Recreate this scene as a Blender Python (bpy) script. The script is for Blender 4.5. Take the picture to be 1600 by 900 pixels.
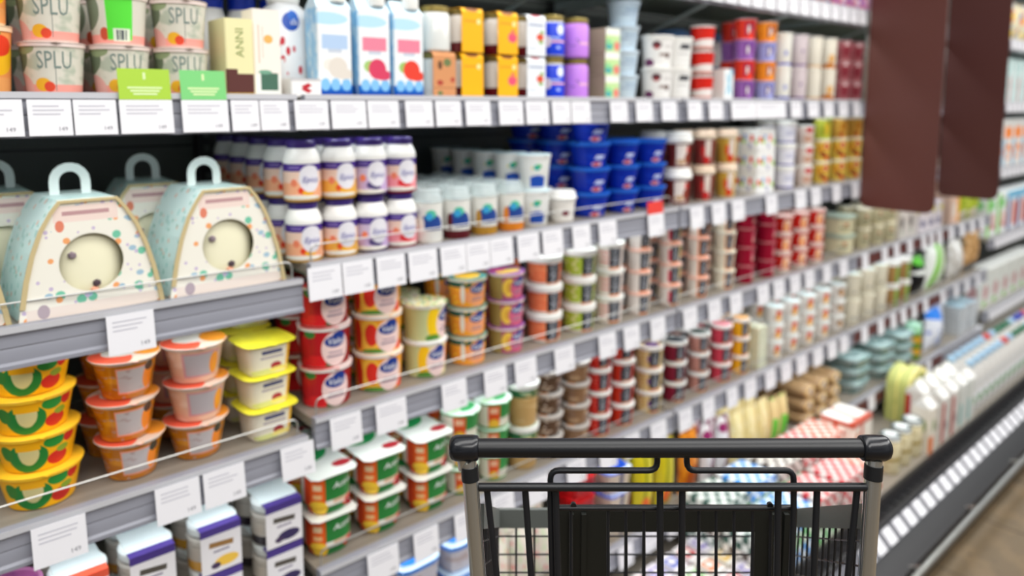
import bpy, math, random
from mathutils import Vector, Matrix
random.seed(7)
SC = bpy.context.scene
for o in list(bpy.data.objects):
    bpy.data.objects.remove(o)
COL = SC.collection
PI = math.pi

# ------------------------------------------------------------------ camera, light, exposure
F, CX, CY, HY, VX = 1150.0, 800.0, 300.0, 163.0, 2110.0      # 1600x900 pixel units
D, H = 1.30, 1.60                                            # metres from the shelf fronts, eye height
PITCH = math.atan2(CY - HY, F)
YAW = math.atan2(VX - CX, math.hypot(F, CY - HY))
HEAD = Vector((math.cos(YAW), math.sin(YAW), 0))
RIGHT = Vector((math.sin(YAW), -math.cos(YAW), 0))
FWD = HEAD * math.cos(PITCH) + Vector((0, 0, -math.sin(PITCH)))
UP = RIGHT.cross(FWD)
EYE = Vector((0, -D, H))
cam = bpy.data.cameras.new('camera')
camo = bpy.data.objects.new('camera', cam)
COL.objects.link(camo)
cam.sensor_width = 36
cam.lens = F / 1600 * 36
cam.shift_y = -(450 - CY) / 1600
cam.clip_start = 0.05
m = Matrix((RIGHT, UP, -FWD)).transposed().to_4x4()
m.translation = EYE
camo.matrix_world = m
cam.dof.use_dof = True
cam.dof.focus_distance = 0.84
cam.dof.aperture_fstop = 2.5
SC.camera = camo
SC.view_settings.view_transform = 'Standard'
SC.view_settings.look = 'None'
SC.view_settings.gamma = 1
SC.view_settings.exposure = -0.70
SC.view_settings.use_curve_mapping = False
w = bpy.data.worlds.new('world')
SC.world = w
w.use_nodes = True
_n, _l = w.node_tree.nodes.new, w.node_tree.links.new
_tc, _sx, _rp = _n('ShaderNodeTexCoord'), _n('ShaderNodeSeparateXYZ'), _n('ShaderNodeValToRGB')
_l(_tc.outputs['Generated'], _sx.inputs[0])
_l(_sx.outputs[2], _rp.inputs[0])
_rp.color_ramp.elements[0].position, _rp.color_ramp.elements[0].color = 0.0, (0.34, 0.35, 0.36, 1)
_rp.color_ramp.elements[1].position, _rp.color_ramp.elements[1].color = 0.75, (1.0, 1.04, 1.06, 1)
_no, _mp, _mx = _n('ShaderNodeTexNoise'), _n('ShaderNodeMapRange'), _n('ShaderNodeMix')
_no.inputs['Scale'].default_value = 3.5                     # the rest of the shop: lit and dark patches all round
_l(_tc.outputs['Generated'], _no.inputs['Vector'])
_mp.inputs[1].default_value, _mp.inputs[2].default_value, _mp.inputs[3].default_value, _mp.inputs[4].default_value = 0.38, 0.62, 0.25, 1.75
_l(_no.outputs[0], _mp.inputs[0])
_mx.data_type, _mx.blend_type = 'RGBA', 'MULTIPLY'
_mx.inputs['Factor'].default_value = 1.0
_l(_rp.outputs[0], _mx.inputs[6])
_l(_mp.outputs[0], _mx.inputs[7])
_l(_mx.outputs[2], w.node_tree.nodes['Background'].inputs[0])
w.node_tree.nodes['Background'].inputs[1].default_value = 1.0


def area(name, loc, rot, sx, sy, power, col=(1, 0.98, 0.95)):
    l = bpy.data.lights.new(name, 'AREA')
    l.shape = 'RECTANGLE'
    l.size, l.size_y, l.energy, l.color = sx, sy, power, col
    o = bpy.data.objects.new(name, l)
    COL.objects.link(o)
    o.location, o.rotation_euler = loc, rot
    return o


area('ceiling_lamp', (2.6, -1.0, 3.1), (0, 0, 0), 8.0, 0.7, 140)
area('ceiling_lamp', (2.6, -2.6, 3.1), (math.radians(28), 0, 0), 8.0, 0.7, 190)


# ------------------------------------------------------------------ pixel helpers (where things stand)
def proj(x, y, z):
    v = Vector((x, y, z)) - EYE
    d = v.dot(FWD)
    return CX + F * v.dot(RIGHT) / d, CY - F * v.dot(UP) / d


def x_at(px, y, z):
    a, b = -2.0, 40.0
    for _ in range(60):
        c = (a + b) / 2
        v = Vector((c, y, z)) - EYE
        if v.dot(FWD) <= 0.02 or proj(c, y, z)[0] < px:
            a = c
        else:
            b = c
    return (a + b) / 2


# ------------------------------------------------------------------ materials
def lin(h):
    if isinstance(h, (tuple, list)):
        return tuple(h)
    h = h.lstrip('#')
    c = [int(h[i:i + 2], 16) / 255 for i in (0, 2, 4)]
    g = sum(c) / 3                                      # inks a little richer than read off a hazy picture
    c = [min(1.0, max(0.0, g + (x - g) * 1.12)) for x in c]
    return tuple(x / 12.92 if x <= 0.04045 else ((x + 0.055) / 1.055) ** 2.4 for x in c) + (1,)


MATS = {}


def mat(name, col, rough=0.4, metal=0.0, shapes=(), alpha=1.0, coat=0.0, trans=0.0, coords='UV', bump=None):
    """Plain or printed material: shapes are painted over the base in label (UV) coordinates."""
    if name in MATS:
        return MATS[name]
    mt = bpy.data.materials.new(name)
    MATS[name] = mt
    mt.use_nodes = True
    nt = mt.node_tree
    b = nt.nodes['Principled BSDF']
    b.inputs['Base Color'].default_value = lin(col)
    b.inputs['Roughness'].default_value = rough
    b.inputs['Metallic'].default_value = metal
    if shapes and not coat and rough > 0.2:
        b.inputs['Specular IOR Level'].default_value = 0.3
    b.inputs['Alpha'].default_value = alpha
    b.inputs['Transmission Weight'].default_value = trans
    b.inputs['Coat Weight'].default_value = coat
    if shapes:
        N, Lk = nt.nodes.new, nt.links.new
        tc = N('ShaderNodeTexCoord')
        uv = tc.outputs[coords]
        cur = None

        def math_(op, a, bb):
            n = N('ShaderNodeMath')
            n.operation = op
            for i, q in enumerate((a, bb)):
                if isinstance(q, (int, float)):
                    n.inputs[i].default_value = q
                elif q is not None:
                    Lk(q, n.inputs[i])
            return n.outputs[0]

        for s in shapes:
            k = s[0]
            if k in 'er':
                _, u, v, ru, rv, c = s[:6]
                n = N('ShaderNodeVectorMath')
                n.operation = 'SUBTRACT'
                Lk(uv, n.inputs[0])
                n.inputs[1].default_value = (u, v, 0)
                vec = n.outputs[0]
                if len(s) > 6:                       # turned by so many degrees (rough, label space)
                    r = N('ShaderNodeVectorRotate')
                    r.rotation_type = 'Z_AXIS'
                    r.inputs['Angle'].default_value = math.radians(s[6])
                    Lk(vec, r.inputs['Vector'])
                    vec = r.outputs[0]
                n2 = N('ShaderNodeVectorMath')
                n2.operation = 'MULTIPLY'
                Lk(vec, n2.inputs[0])
                n2.inputs[1].default_value = (1 / ru, 1 / rv, 0)
                if k == 'e':
                    n3 = N('ShaderNodeVectorMath')
                    n3.operation = 'LENGTH'
                    Lk(n2.outputs[0], n3.inputs[0])
                    fac = math_('LESS_THAN', n3.outputs['Value'], 1.0)
                else:
                    n3 = N('ShaderNodeVectorMath')
                    n3.operation = 'ABSOLUTE'
                    Lk(n2.outputs[0], n3.inputs[0])
                    sp = N('ShaderNodeSeparateXYZ')
                    Lk(n3.outputs[0], sp.inputs[0])
                    fac = math_('LESS_THAN', math_('MAXIMUM', sp.outputs[0], sp.outputs[1]), 1.0)
            elif k == 'd':                            # scattered dots: scale u, scale v, radius
                _, su, sv, rad, c = s[:5]
                n2 = N('ShaderNodeVectorMath')
                n2.operation = 'MULTIPLY'
                Lk(uv, n2.inputs[0])
                n2.inputs[1].default_value = (su, sv, 1)
                vo = N('ShaderNodeTexVoronoi')
                vo.inputs['Scale'].default_value = 1.0
                if len(s) > 5:
                    ad = N('ShaderNodeVectorMath')
                    ad.inputs[1].default_value = (s[5], s[5] * 1.7, s[5] * 3.1)
                    Lk(n2.outputs[0], ad.inputs[0])
                    Lk(ad.outputs[0], vo.inputs['Vector'])
                else:
                    Lk(n2.outputs[0], vo.inputs['Vector'])
                fac = math_('LESS_THAN', vo.outputs['Distance'], rad)
            elif k == 'n':                            # blotches: scale u, scale v, threshold
                _, su, sv, th, c = s[:5]
                n2 = N('ShaderNodeVectorMath')
                n2.operation = 'MULTIPLY'
                Lk(uv, n2.inputs[0])
                n2.inputs[1].default_value = (su, sv, 1)
                no = N('ShaderNodeTexNoise')
                no.inputs['Scale'].default_value = 1.0
                no.inputs['Detail'].default_value = 2.0
                Lk(n2.outputs[0], no.inputs['Vector'])
                fac = math_('MULTIPLY', math_('SUBTRACT', no.outputs[0], th), 12.0)
                mm = N('ShaderNodeClamp')
                Lk(fac, mm.inputs[0])
                fac = mm.outputs[0]
            elif k == 'k':                            # checks: scale u, scale v
                _, su, sv, c = s[:4]
                n2 = N('ShaderNodeVectorMath')
                n2.operation = 'MULTIPLY_ADD'
                Lk(uv, n2.inputs[0])
                n2.inputs[1].default_value = (su, sv, 0)
                n2.inputs[2].default_value = (0.01, 0.01, 0.5)
                ch = N('ShaderNodeTexChecker')
                ch.inputs['Scale'].default_value = 1.0
                Lk(n2.outputs[0], ch.inputs['Vector'])
                fac = ch.outputs['Fac']
            mx = N('ShaderNodeMix')
            mx.data_type = 'RGBA'
            Lk(fac, mx.inputs['Factor'])
            if cur is None:
                mx.inputs[6].default_value = lin(col)
            else:
                Lk(cur, mx.inputs[6])
            mx.inputs[7].default_value = lin(c)
            cur = mx.outputs[2]
        Lk(cur, b.inputs['Base Color'])
    if bump:
        N, Lk = nt.nodes.new, nt.links.new
        no = N('ShaderNodeTexNoise')
        no.inputs['Scale'].default_value = bump[0]
        tc = N('ShaderNodeTexCoord')
        Lk(tc.outputs['Object'], no.inputs['Vector'])
        bp = N('ShaderNodeBump')
        bp.inputs['Strength'].default_value = bump[1]
        bp.inputs['Distance'].default_value = 0.004
        Lk(no.outputs[0], bp.inputs['Height'])
        Lk(bp.outputs[0], b.inputs['Normal'])
    return mt


def B(v0, v1, c):                                    # a printed band right round
    return ('r', 0.5, (v0 + v1) / 2, 5, (v1 - v0) / 2, c)


WHITE = mat('white plastic', '#f3f2ee', 0.35)
CREAM = mat('cream plastic', '#f0ead6', 0.4)
CARD = mat('bare card', '#c9b88e', 0.7)
DARKINK = mat('dark ink', '#20242c', 0.6)
GREYINK = mat('grey ink', '#85858c', 0.6)
WHITEINK = mat('white ink', '#fbfbfb', 0.5)
GOLD = mat('gold tin', '#9c8a52', 0.35, 0.7)
CLEAR = mat('clear plastic', '#dfeaea', 0.12, 0, alpha=0.42)
GLASS = mat('jar glass', '#dcdfda', 0.08, 0, alpha=0.45)
FOIL = mat('silver foil', '#d4d6d8', 0.35, 0.6)
BLACK = mat('black plastic', '#1a1b1d', 0.4)


# ------------------------------------------------------------------ mesh building
class MB:
    def __init__(s):
        s.v, s.f, s.m, s.u, s.mats = [], [], [], [], []

    def mi(s, mt):
        if mt not in s.mats:
            s.mats.append(mt)
        return s.mats.index(mt)

    def face(s, idx, mt, uv=None):
        s.f.append(tuple(idx))
        s.m.append(s.mi(mt))
        s.u.append(uv or [(0, 0)] * len(idx))

    def lathe(s, prof, mats, seg=28, n=2.0, asp=1.0, v0=None, v1=None, cx=0, cy=0):
        """prof [(r, z)], mats: one material per ring between two profile points."""
        if v0 is None:
            zs = [p[1] for p in prof]
            v0, v1 = min(zs), max(zs)
        rings = []
        for r, z in prof:
            ring = []
            for i in range(seg):
                a = -PI / 2 + (i / seg - 0.5) * 2 * PI
                c, q = math.cos(a), math.sin(a)
                k = 1.0 if n == 2 else 1 / ((abs(c) ** n + abs(q) ** n) ** (1 / n))
                ring.append(len(s.v))
                s.v.append((cx + r * k * c, cy + r * k * q * asp, z))
            rings.append(ring)
        for j in range(len(prof) - 1):
            mt = mats[j] if isinstance(mats, (list, tuple)) else mats
            va, vb = [(prof[j + t][1] - v0) / max(v1 - v0, 1e-6) for t in (0, 1)]
            for i in range(seg):
                i2 = (i + 1) % seg
                ua, ub = i / seg, (i + 1) / seg
                s.face((rings[j][i], rings[j][i2], rings[j + 1][i2], rings[j + 1][i]), mt,
                       [(ua, va), (ub, va), (ub, vb), (ua, vb)])
        for ring, flip, mt, r in ((rings[0], True, mats[0] if isinstance(mats, (list, tuple)) else mats, prof[0][0]),
                                  (rings[-1], False, mats[-1] if isinstance(mats, (list, tuple)) else mats, prof[-1][0])):
            rr = max(abs(s.v[ring[0]][0] - cx), abs(s.v[ring[0]][1] - cy), 1e-6)
            rr = max(max(abs(s.v[i][0] - cx), abs(s.v[i][1] - cy)) for i in ring)
            idx = list(reversed(ring)) if flip else ring
            s.face(idx, mt, [(0.5 + (s.v[i][0] - cx) / rr / 2, 0.5 + (s.v[i][1] - cy) / rr / 2) for i in idx])

    def box(s, x0, x1, y0, y1, z0, z1, mt, front=None, side=None, top=None, bev=0.0):
        mt = mt
        if bev:
            x0, x1, y0, y1 = x0, x1, y0, y1
            b = bev
            pts = [(x0 + b, y0), (x1 - b, y0), (x1, y0 + b), (x1, y1 - b), (x1 - b, y1), (x0 + b, y1), (x0, y1 - b), (x0, y0 + b)]
        else:
            pts = [(x0, y0), (x1, y0), (x1, y1), (x0, y1)]
        lo = [len(s.v) + i for i in range(len(pts))]
        s.v += [(p[0], p[1], z0) for p in pts]
        hi = [len(s.v) + i for i in range(len(pts))]
        s.v += [(p[0], p[1], z1) for p in pts]
        N = len(pts)
        wx, wy = max(x1 - x0, 1e-6), max(y1 - y0, 1e-6)
        for i in range(N):
            j = (i + 1) % N
            a, c = pts[i], pts[j]
            dx, dy = c[0] - a[0], c[1] - a[1]
            if abs(dx) >= abs(dy):
                mm = front if (front and a[1] < (y0 + y1) / 2) else (side or mt)
                ua, uc = (a[0] - x0) / wx, (c[0] - x0) / wx
            else:
                mm = side or mt
                ua, uc = (y1 - a[1]) / wy, (y1 - c[1]) / wy
            s.face((lo[i], lo[j], hi[j], hi[i]), mm, [(ua, 0), (uc, 0), (uc, 1), (ua, 1)])
        s.face(hi, top or mt, [((p[0] - x0) / wx, (p[1] - y0) / wy) for p in pts])
        s.face(list(reversed(lo)), mt)

    def prism(s, poly, x0, x1, mt, axis='X', cap=None):
        """poly of two coordinates swept along an axis: X -> (y, z), Y -> (x, z) with front face at x0."""
        mk = (lambda p, t: (t, p[0], p[1])) if axis == 'X' else (lambda p, t: (p[0], t, p[1])) if axis == 'Y' else (lambda p, t: (p[0], p[1], t))
        n = len(poly)
        a = [len(s.v) + i for i in range(n)]
        s.v += [mk(p, x0) for p in poly]
        b = [len(s.v) + i for i in range(n)]
        s.v += [mk(p, x1) for p in poly]
        ws = [p[0] for p in poly]
        hs = [p[1] for p in poly]
        W, Hh = max(ws) - min(ws) or 1, max(hs) - min(hs) or 1
        uv = [((p[0] - min(ws)) / W, (p[1] - min(hs)) / Hh) for p in poly]
        for i in range(n):
            j = (i + 1) % n
            s.face((a[i], b[i], b[j], a[j]), mt, [(0, uv[i][1]), (1, uv[i][1]), (1, uv[j][1]), (0, uv[j][1])])
        s.face(list(reversed(b)) if axis != 'Y' else b, cap or mt, list(reversed(uv)) if axis != 'Y' else uv)
        s.face(a if axis != 'Y' else list(reversed(a)), cap or mt, uv if axis != 'Y' else list(reversed(uv)))

    def tube(s, pts, r, mt, seg=8, closed=False):
        pts = [Vector(p) for p in pts]
        n = len(pts)
        rings = []
        prev = None
        for i, p in enumerate(pts):
            if closed:
                t = (pts[(i + 1) % n] - pts[i - 1]).normalized()
            else:
                t = (pts[min(i + 1, n - 1)] - pts[max(i - 1, 0)]).normalized()
            if prev is None:
                a = Vector((0, 0, 1)) if abs(t.z) < 0.9 else Vector((1, 0, 0))
                nn = t.cross(a).normalized()
            else:
                nn = (prev - t * prev.dot(t)).normalized()
            prev = nn
            bb = t.cross(nn)
            rr = r[i] if isinstance(r, (list, tuple)) else r
            ring = []
            for k in range(seg):
                a = 2 * PI * k / seg
                ring.append(len(s.v))
                s.v.append(tuple(p + (nn * math.cos(a) + bb * math.sin(a)) * rr))
            rings.append(ring)
        for i in range(n if closed else n - 1):
            A, C = rings[i], rings[(i + 1) % n]
            for k in range(seg):
                k2 = (k + 1) % seg
                s.face((A[k], A[k2], C[k2], C[k]), mt)
        if not closed:
            s.face(list(reversed(rings[0])), mt)
            s.face(rings[-1], mt)

    def text(s, txt, size, mt, place):
        """place(x, y) -> 3D point; x to the right of the text's centre, y up, in metres."""
        vs, fs = glyphs(txt)
        o = len(s.v)
        s.v += [tuple(place(x * size, y * size)) for x, y in vs]
        for f in fs:
            s.face([o + i for i in f], mt)

    def build(s, name, parent=None, loc=None, smooth=35):
        me = bpy.data.meshes.new(name)
        me.from_pydata(s.v, [], s.f)
        for mt in s.mats:
            me.materials.append(mt)
        me.polygons.foreach_set('material_index', s.m)
        uvl = me.uv_layers.new(name='UVMap')
        flat = [c for fu in s.u for uv in fu for c in uv]
        uvl.data.foreach_set('uv', flat)
        if smooth:
            me.polygons.foreach_set('use_smooth', [True] * len(s.f))
            me.set_sharp_from_angle(angle=math.radians(smooth))
        me.update()
        o = bpy.data.objects.new(name, me)
        COL.objects.link(o)
        if parent:
            o.parent = parent
        if loc:
            o.location = loc
        return o


GLY = {}


def glyphs(txt):
    if txt not in GLY:
        cu = bpy.data.curves.new('t', 'FONT')
        cu.body = txt
        cu.align_x, cu.align_y = 'CENTER', 'CENTER'
        cu.resolution_u = 2
        cu.shear = 0.25 if txt in ('Valio', 'Activia', 'Epica') else 0
        ob = bpy.data.objects.new('t', cu)
        COL.objects.link(ob)
        bpy.context.view_layer.update()
        me = bpy.data.meshes.new_from_object(ob.evaluated_get(bpy.context.evaluated_depsgraph_get()))
        GLY[txt] = ([(v.co.x, v.co.y) for v in me.vertices], [tuple(p.vertices) for p in me.polygons])
        bpy.data.objects.remove(ob)
        bpy.data.meshes.remove(me)
        bpy.data.curves.remove(cu)
    return GLY[txt]


def tag(o, label, cat, group=None, kind=None):
    if label:
        o['label'] = label
    if cat:
        o['category'] = cat
    if group:
        o['group'] = group
    if kind:
        o['kind'] = kind
    return o


def empty(name, loc=(0, 0, 0), rz=0):
    o = bpy.data.objects.new(name, None)
    COL.objects.link(o)
    o.location = loc
    o.rotation_euler.z = rz
    o.empty_display_size = 0.05
    return o


def struct(o):
    o['kind'] = 'structure'
    return o


def arc(cx, cz, r, a0, a1, n=6):
    return [(cx + r * math.cos(math.radians(a0 + (a1 - a0) * i / n)), cz + r * math.sin(math.radians(a0 + (a1 - a0) * i / n))) for i in range(n + 1)]


# ------------------------------------------------------------------ room
m_floor = mat('floor tiles', '#655641', 0.4, shapes=[('n', 9, 9, 0.5, '#6f5e47'), ('n', 40, 40, 0.62, '#574a38')], coords='Object', bump=(8, 0.06))
mb = MB()
mb.box(-4, 12, -7, 1.2, -0.05, 0, m_floor)
fl = struct(mb.build('floor'))
mb = MB()
m_grout = mat('grout', '#4e4334', 0.8)
for i in range(-6, 27):
    mb.box(i * 0.45 - 0.004, i * 0.45 + 0.004, -4, -0.2, 0, 0.0006, m_grout)
for j in range(1, 10):
    mb.box(-3, 11, -j * 0.45 - 0.004, -j * 0.45 + 0.004, 0, 0.0006, m_grout)
g = mb.build('floor_joints', fl)
mb = MB()
mb.box(-4, 12, 0.62, 0.72, 0, 3.4, mat('wall paint', '#5a5e5c', 0.7))
struct(mb.build('wall_back'))

# ------------------------------------------------------------------ refrigerated cabinet and its shelves
S = {'S0': 1.965, 'S1': 1.614, 'S2': 1.292, 'S3': 0.980, 'S4': 0.657, 'S5': 0.322, 'L2': 1.265, 'L3': 0.951, 'L4': 0.640,
     'R2': 1.238, 'R3': 0.833, 'R4': 0.403}
DECKZ = 0.186
m_back = mat('dark cabinet back', '#454b47', 0.5)
m_black = mat('black coated metal', '#1f1e20', 0.42, bump=(60, 0.05))
m_shelf = mat('grey shelf metal', '#8d867c', 0.45)
m_under = mat('dark green shelf underside', '#7b8a82', 0.5)
m_rail = mat('grey price rail', '#92939c', 0.38)
m_railedge = mat('pale rail edge', '#c8c8cc', 0.35)
m_bracket = mat('pale shelf bracket', '#b9cac9', 0.4)
m_steel = mat('brushed steel', '#b4b4b0', 0.28, 1.0)
X0, X1 = -1.0, 8.0
cab = empty('refrigerated_cabinet', (3.5, 0.1, 0))
tag(cab, 'long open dairy cabinet with dark back and black bumper front on tiled floor', 'refrigerator')
cab_off = Vector((-3.5, -0.1, 0))


def cabpart(mb, name):
    o = mb.build(name, cab)
    o.location = cab_off
    return o


mb = MB()
mb.box(X0, X1, 0.55, 0.58, 0.0, 2.4, m_back)
for k in range(9):                                   # pressed joints of the back sheets
    z = 0.4 + k * 0.22
    mb.box(X0, X1, 0.545, 0.55, z, z + 0.006, BLACK)
cabpart(mb, 'back_panel')
for bx in (0.622, 1.812, 3.002, 4.192):
    mb = MB()
    mb.box(bx - 0.02, bx + 0.02, 0.51, 0.545, 0.05, 2.38, BLACK)
    for k in range(60):
        mb.box(bx - 0.006, bx + 0.006, 0.507, 0.51, 0.3 + k * 0.033, 0.315 + k * 0.033, m_back)
    cabpart(mb, 'upright')
mb = MB()                                            # product deck
mb.prism([(-0.300, DECKZ - 0.02), (-0.300, DECKZ), (0.55, DECKZ), (0.55, DECKZ - 0.02)], X0, X1, m_shelf)
cabpart(mb, 'bottom_deck')
mb = MB()                                            # black lip with air slots
mb.prism([(-0.302, DECKZ + 0.012), (-0.302, DECKZ - 0.03), (-0.362, DECKZ - 0.035), (-0.362, DECKZ - 0.022), (-0.355, DECKZ - 0.018), (-0.322, DECKZ - 0.026), (-0.314, DECKZ + 0.012)], X0, X1, m_black)
for k in range(90):
    xx = 0.9 + k * 0.06
    mb.box(xx, xx + 0.006, -0.35, -0.326, DECKZ - 0.025, DECKZ - 0.0185, BLACK)
cabpart(mb, 'air_grille')
mb = MB()
mb.prism([(-0.364, 0.151), (-0.404, 0.110), (-0.398, 0.104), (-0.358, 0.145)], X0, X1, mat('dark price rail', '#66666c', 0.4))
cabpart(mb, 'price_rail')
mb = MB()
mb.prism([(-0.404, 0.109), (-0.462, 0.078), (-0.474, 0.074), (-0.474, 0.058), (-0.486, 0.05), (-0.486, 0.0), (-0.3, 0.0), (-0.3, 0.1)], X0, X1, m_black)
cabpart(mb, 'front_panel')
mb = MB()
mb.tube([(X0, -0.512, 0.094), (X1, -0.512, 0.094)], 0.012, m_steel, 12)
for k in range(14):
    xx = 0.3 + k * 0.55
    mb.tube([(xx, -0.512, 0.094), (xx, -0.462, 0.070)], 0.007, m_steel, 8)
cabpart(mb, 'bumper_rail')

BAYS = [('left', -0.6, 0.612), ('first', 0.628, 1.806), ('second', 1.818, 2.996), ('third', 3.008, 4.186), ('fourth', 4.198, 4.79), ('end', 4.81, 7.2)]
LEVELN = {'S0': 'topmost visible shelf', 'S1': 'eye-level shelf', 'S2': 'second shelf', 'S3': 'third shelf', 'S4': 'fourth shelf', 'S5': 'fifth shelf', 'L2': 'cake shelf', 'L3': 'jelly cup shelf',
          'L4': 'twin jar shelf', 'R2': 'carton shelf', 'R3': 'milk bag shelf', 'R4': 'lowest end shelf'}
BAYN = {'left': 'at the left edge', 'first': 'right of the cake boxes', 'second': 'left of the brown signs', 'third': 'between the brown signs', 'fourth': 'past the second brown sign', 'end': 'at the far right end'}
BAYSHELVES = {'left': ['S0', 'S1', 'L2', 'L3', 'L4'], 'end': ['S0', 'S1', 'R2', 'R3', 'R4']}


def make_shelf(bay, x0, x1, key):
    z = S[key]
    o = empty('display_shelf', (x0, 0, z))
    tag(o, 'grey metal %s with price rail %s' % (LEVELN[key], BAYN[bay]), 'shelf', 'cabinet shelves')
    Lx = x1 - x0
    mb = MB()
    mb.prism([(0.012, -0.018), (0.012, 0), (0.50, 0), (0.50, -0.018)], 0, Lx, m_shelf)
    mb.build('deck_plate', o)
    mb = MB()
    mb.prism([(0.014, -0.024), (0.50, -0.024), (0.50, -0.0185), (0.014, -0.0185)], 0.004, Lx - 0.004, m_under)
    mb.build('underside', o)
    rh = 0.064 if key in ('S0', 'S1') else 0.060
    mb = MB()
    pr = [(0.012, 0.004), (-0.004, 0.004), (-0.006, 0.0), (-0.006, -0.006), (-0.002, -0.010), (-0.003, -rh * 0.45), (-0.0015, -rh * 0.48), (-0.003, -rh * 0.55), (-0.003, -rh + 0.010), (-0.007, -rh + 0.006), (-0.007, -rh), (0.012, -rh)]
    mb.prism(pr, 0, Lx, m_rail)
    mb.prism([(-0.0062, 0.0045), (-0.0062, -0.005), (-0.0068, -0.005), (-0.0068, 0.0045)], 0, Lx, m_railedge)
    mb.build('price_rail', o)
    for xx in (0.02, Lx - 0.024):
        mb = MB()
        mb.prism([(0.02, -0.0245), (0.50, -0.0245), (0.50, -0.055), (0.48, -0.055)], xx, xx + 0.004, m_bracket)
        mb.build('bracket', o)
    if bay == 'third' and key in ('S3', 'S4', 'S5'):
        mb = MB()
        mb.box(0.05, Lx - 0.05, -0.0085, -0.0072, -0.054, -0.010, mat('brown rail insert', '#5c2f2c', 0.5))
        mb.build('rail_insert', o)
    # light strip behind the rail
    mb = MB()
    mb.box(0.03, Lx - 0.03, 0.022, 0.034, -0.028, -0.0245, mat('light strip', '#f4f8fa', 0.3))
    mb.build('light_strip', o)
    if key[0] in 'SLR' and key != 'S5':
        l = area('strip_light', (x0 + Lx / 2, 0.04, z - 0.0295), (math.radians(-22), 0, 0), Lx - 0.08, 0.012, 1.3 * Lx, (0.93, 0.98, 1.0))
    if key in ('S0',):
        for xx in (0.25, 0.75):
            if xx < Lx - 0.1:
                mb = MB()
                mb.tube([(xx, 0.06, -0.03), (xx, 0.10, -0.045), (xx, 0.44, -0.16)], 0.006, m_bracket, 8)
                mb.build('brace', o)
    return o


for bay, x0, x1 in BAYS:
    for key in BAYSHELVES.get(bay, ['S0', 'S1', 'S2', 'S3', 'S4', 'S5']):
        make_shelf(bay, x0, x1, key)

m_wire = mat('pale wire', '#bdbcb8', 0.3, 0.6)
for key, bay in (('L2', 'left'), ('L3', 'left'), ('S2', 'first'), ('S3', 'first'), ('S4', 'first'), ('S5', 'first'), ('S3', 'second'), ('S4', 'second'), ('S5', 'second'), ('S4', 'third')):
    x0, x1 = [(a, b) for n, a, b in BAYS if n == bay][0]
    z = S[key]
    mb = MB()
    a, b, hh = x0 + 0.012, x1 - 0.012, 0.036
    mb.tube([(a, 0.016, z + 0.0005), (a, 0.016, z + hh - 0.012)] + [(a + 0.012 - 0.012 * math.cos(t), 0.016, z + hh - 0.012 + 0.012 * math.sin(t)) for t in (0.5, 1.0, 1.57)]
            + [(b - 0.012 + 0.012 * math.sin(t), 0.016, z + hh - 0.012 + 0.012 * math.cos(t)) for t in (0, 0.5, 1.0, 1.57)] + [(b, 0.016, z + 0.0005)], 0.0016, m_wire, 6)
    tag(mb.build('shelf_wire'), 'thin pale retaining wire along the front of %s %s' % (LEVELN[key], BAYN[bay]), 'shelf wire', 'shelf retaining wires')

# ------------------------------------------------------------------ brown aisle signs
m_sign = mat('brown sign', '#5a332c', 0.45)
m_sign2 = mat('dark brown sign', '#4c2925', 0.45)


def sign(x, ytip, zb, mt, label):
    o = empty('aisle_sign', (x, -0.01, zb))
    tag(o, label, 'sign', 'brown aisle signs')
    mb = MB()
    W = -ytip - 0.01
    r = 0.035
    poly = [(-W + r - r * math.cos(math.radians(t)), r - r * math.sin(math.radians(t))) for t in (0, 22, 45, 68, 90)] + \
           [(-0.012 - r + r * math.sin(math.radians(t)), r - r * math.cos(math.radians(t))) for t in (0, 22, 45, 68, 90)] + [(-0.012, 1.05), (-W, 1.05)]
    mb.prism(poly, -0.004, 0.004, mt)
    mb.build('panel', o)
    mb = MB()
    mb.box(-0.008, 0.008, -0.014, -0.001, 0.42, 0.95, m_steel)
    mb.build('mount', o)


def y_at(px, x, z):
    a, b = -1.2, 0.5
    for _ in range(50):
        c = (a + b) / 2
        if proj(x, c, z)[0] > px:
            a = c
        else:
            b = c
    return c


sx = x_at(1346, -0.022, 1.3)
sign(sx, y_at(1462, sx, 1.3), 1.16 + 0.028, m_sign, 'nearer wide brown sign with rounded corners projecting from the shelf front')
sx2 = x_at(1467, -0.022, 1.3)
sign(sx2, y_at(1562, sx2, 1.3), 1.165, m_sign2, 'farther darker brown sign with rounded corners behind the nearer sign')

# ------------------------------------------------------------------ goods: kinds
KIND = {}


class Kind:
    def __init__(s, make, hw, hd, pitch, desc, cat, group):
        s.make, s.hw, s.hd, s.pitch, s.desc, s.cat, s.group = make, hw, hd, pitch, desc, cat, group
        s.proto = None

    def spawn(s, loc, rz, label, group=None):
        if s.proto is None:
            o = s.proto = s.make()
        else:
            o = s.proto.copy()
            COL.objects.link(o)
            for c in s.proto.children:
                d = c.copy()
                COL.objects.link(d)
                d.parent = o
                for e in c.children:
                    f = e.copy()
                    COL.objects.link(f)
                    f.parent = d
        o.location = loc
        o.rotation_euler.z = rz
        tag(o, label, s.cat, group or s.group)
        return o


def on_cup(u, v, rb, rt, h, turn=False, lift=0.0007):
    r = rb + (rt - rb) * v + lift
    a0 = -PI / 2 + (u - 0.5) * 2 * PI

    def f(x, y):
        if turn:
            x, y = -y, x
        z = v * h + y
        rr = rb + (rt - rb) * (z / h) + lift
        a = a0 + x / r
        return (rr * math.cos(a), rr * math.sin(a), z)
    return f


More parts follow.
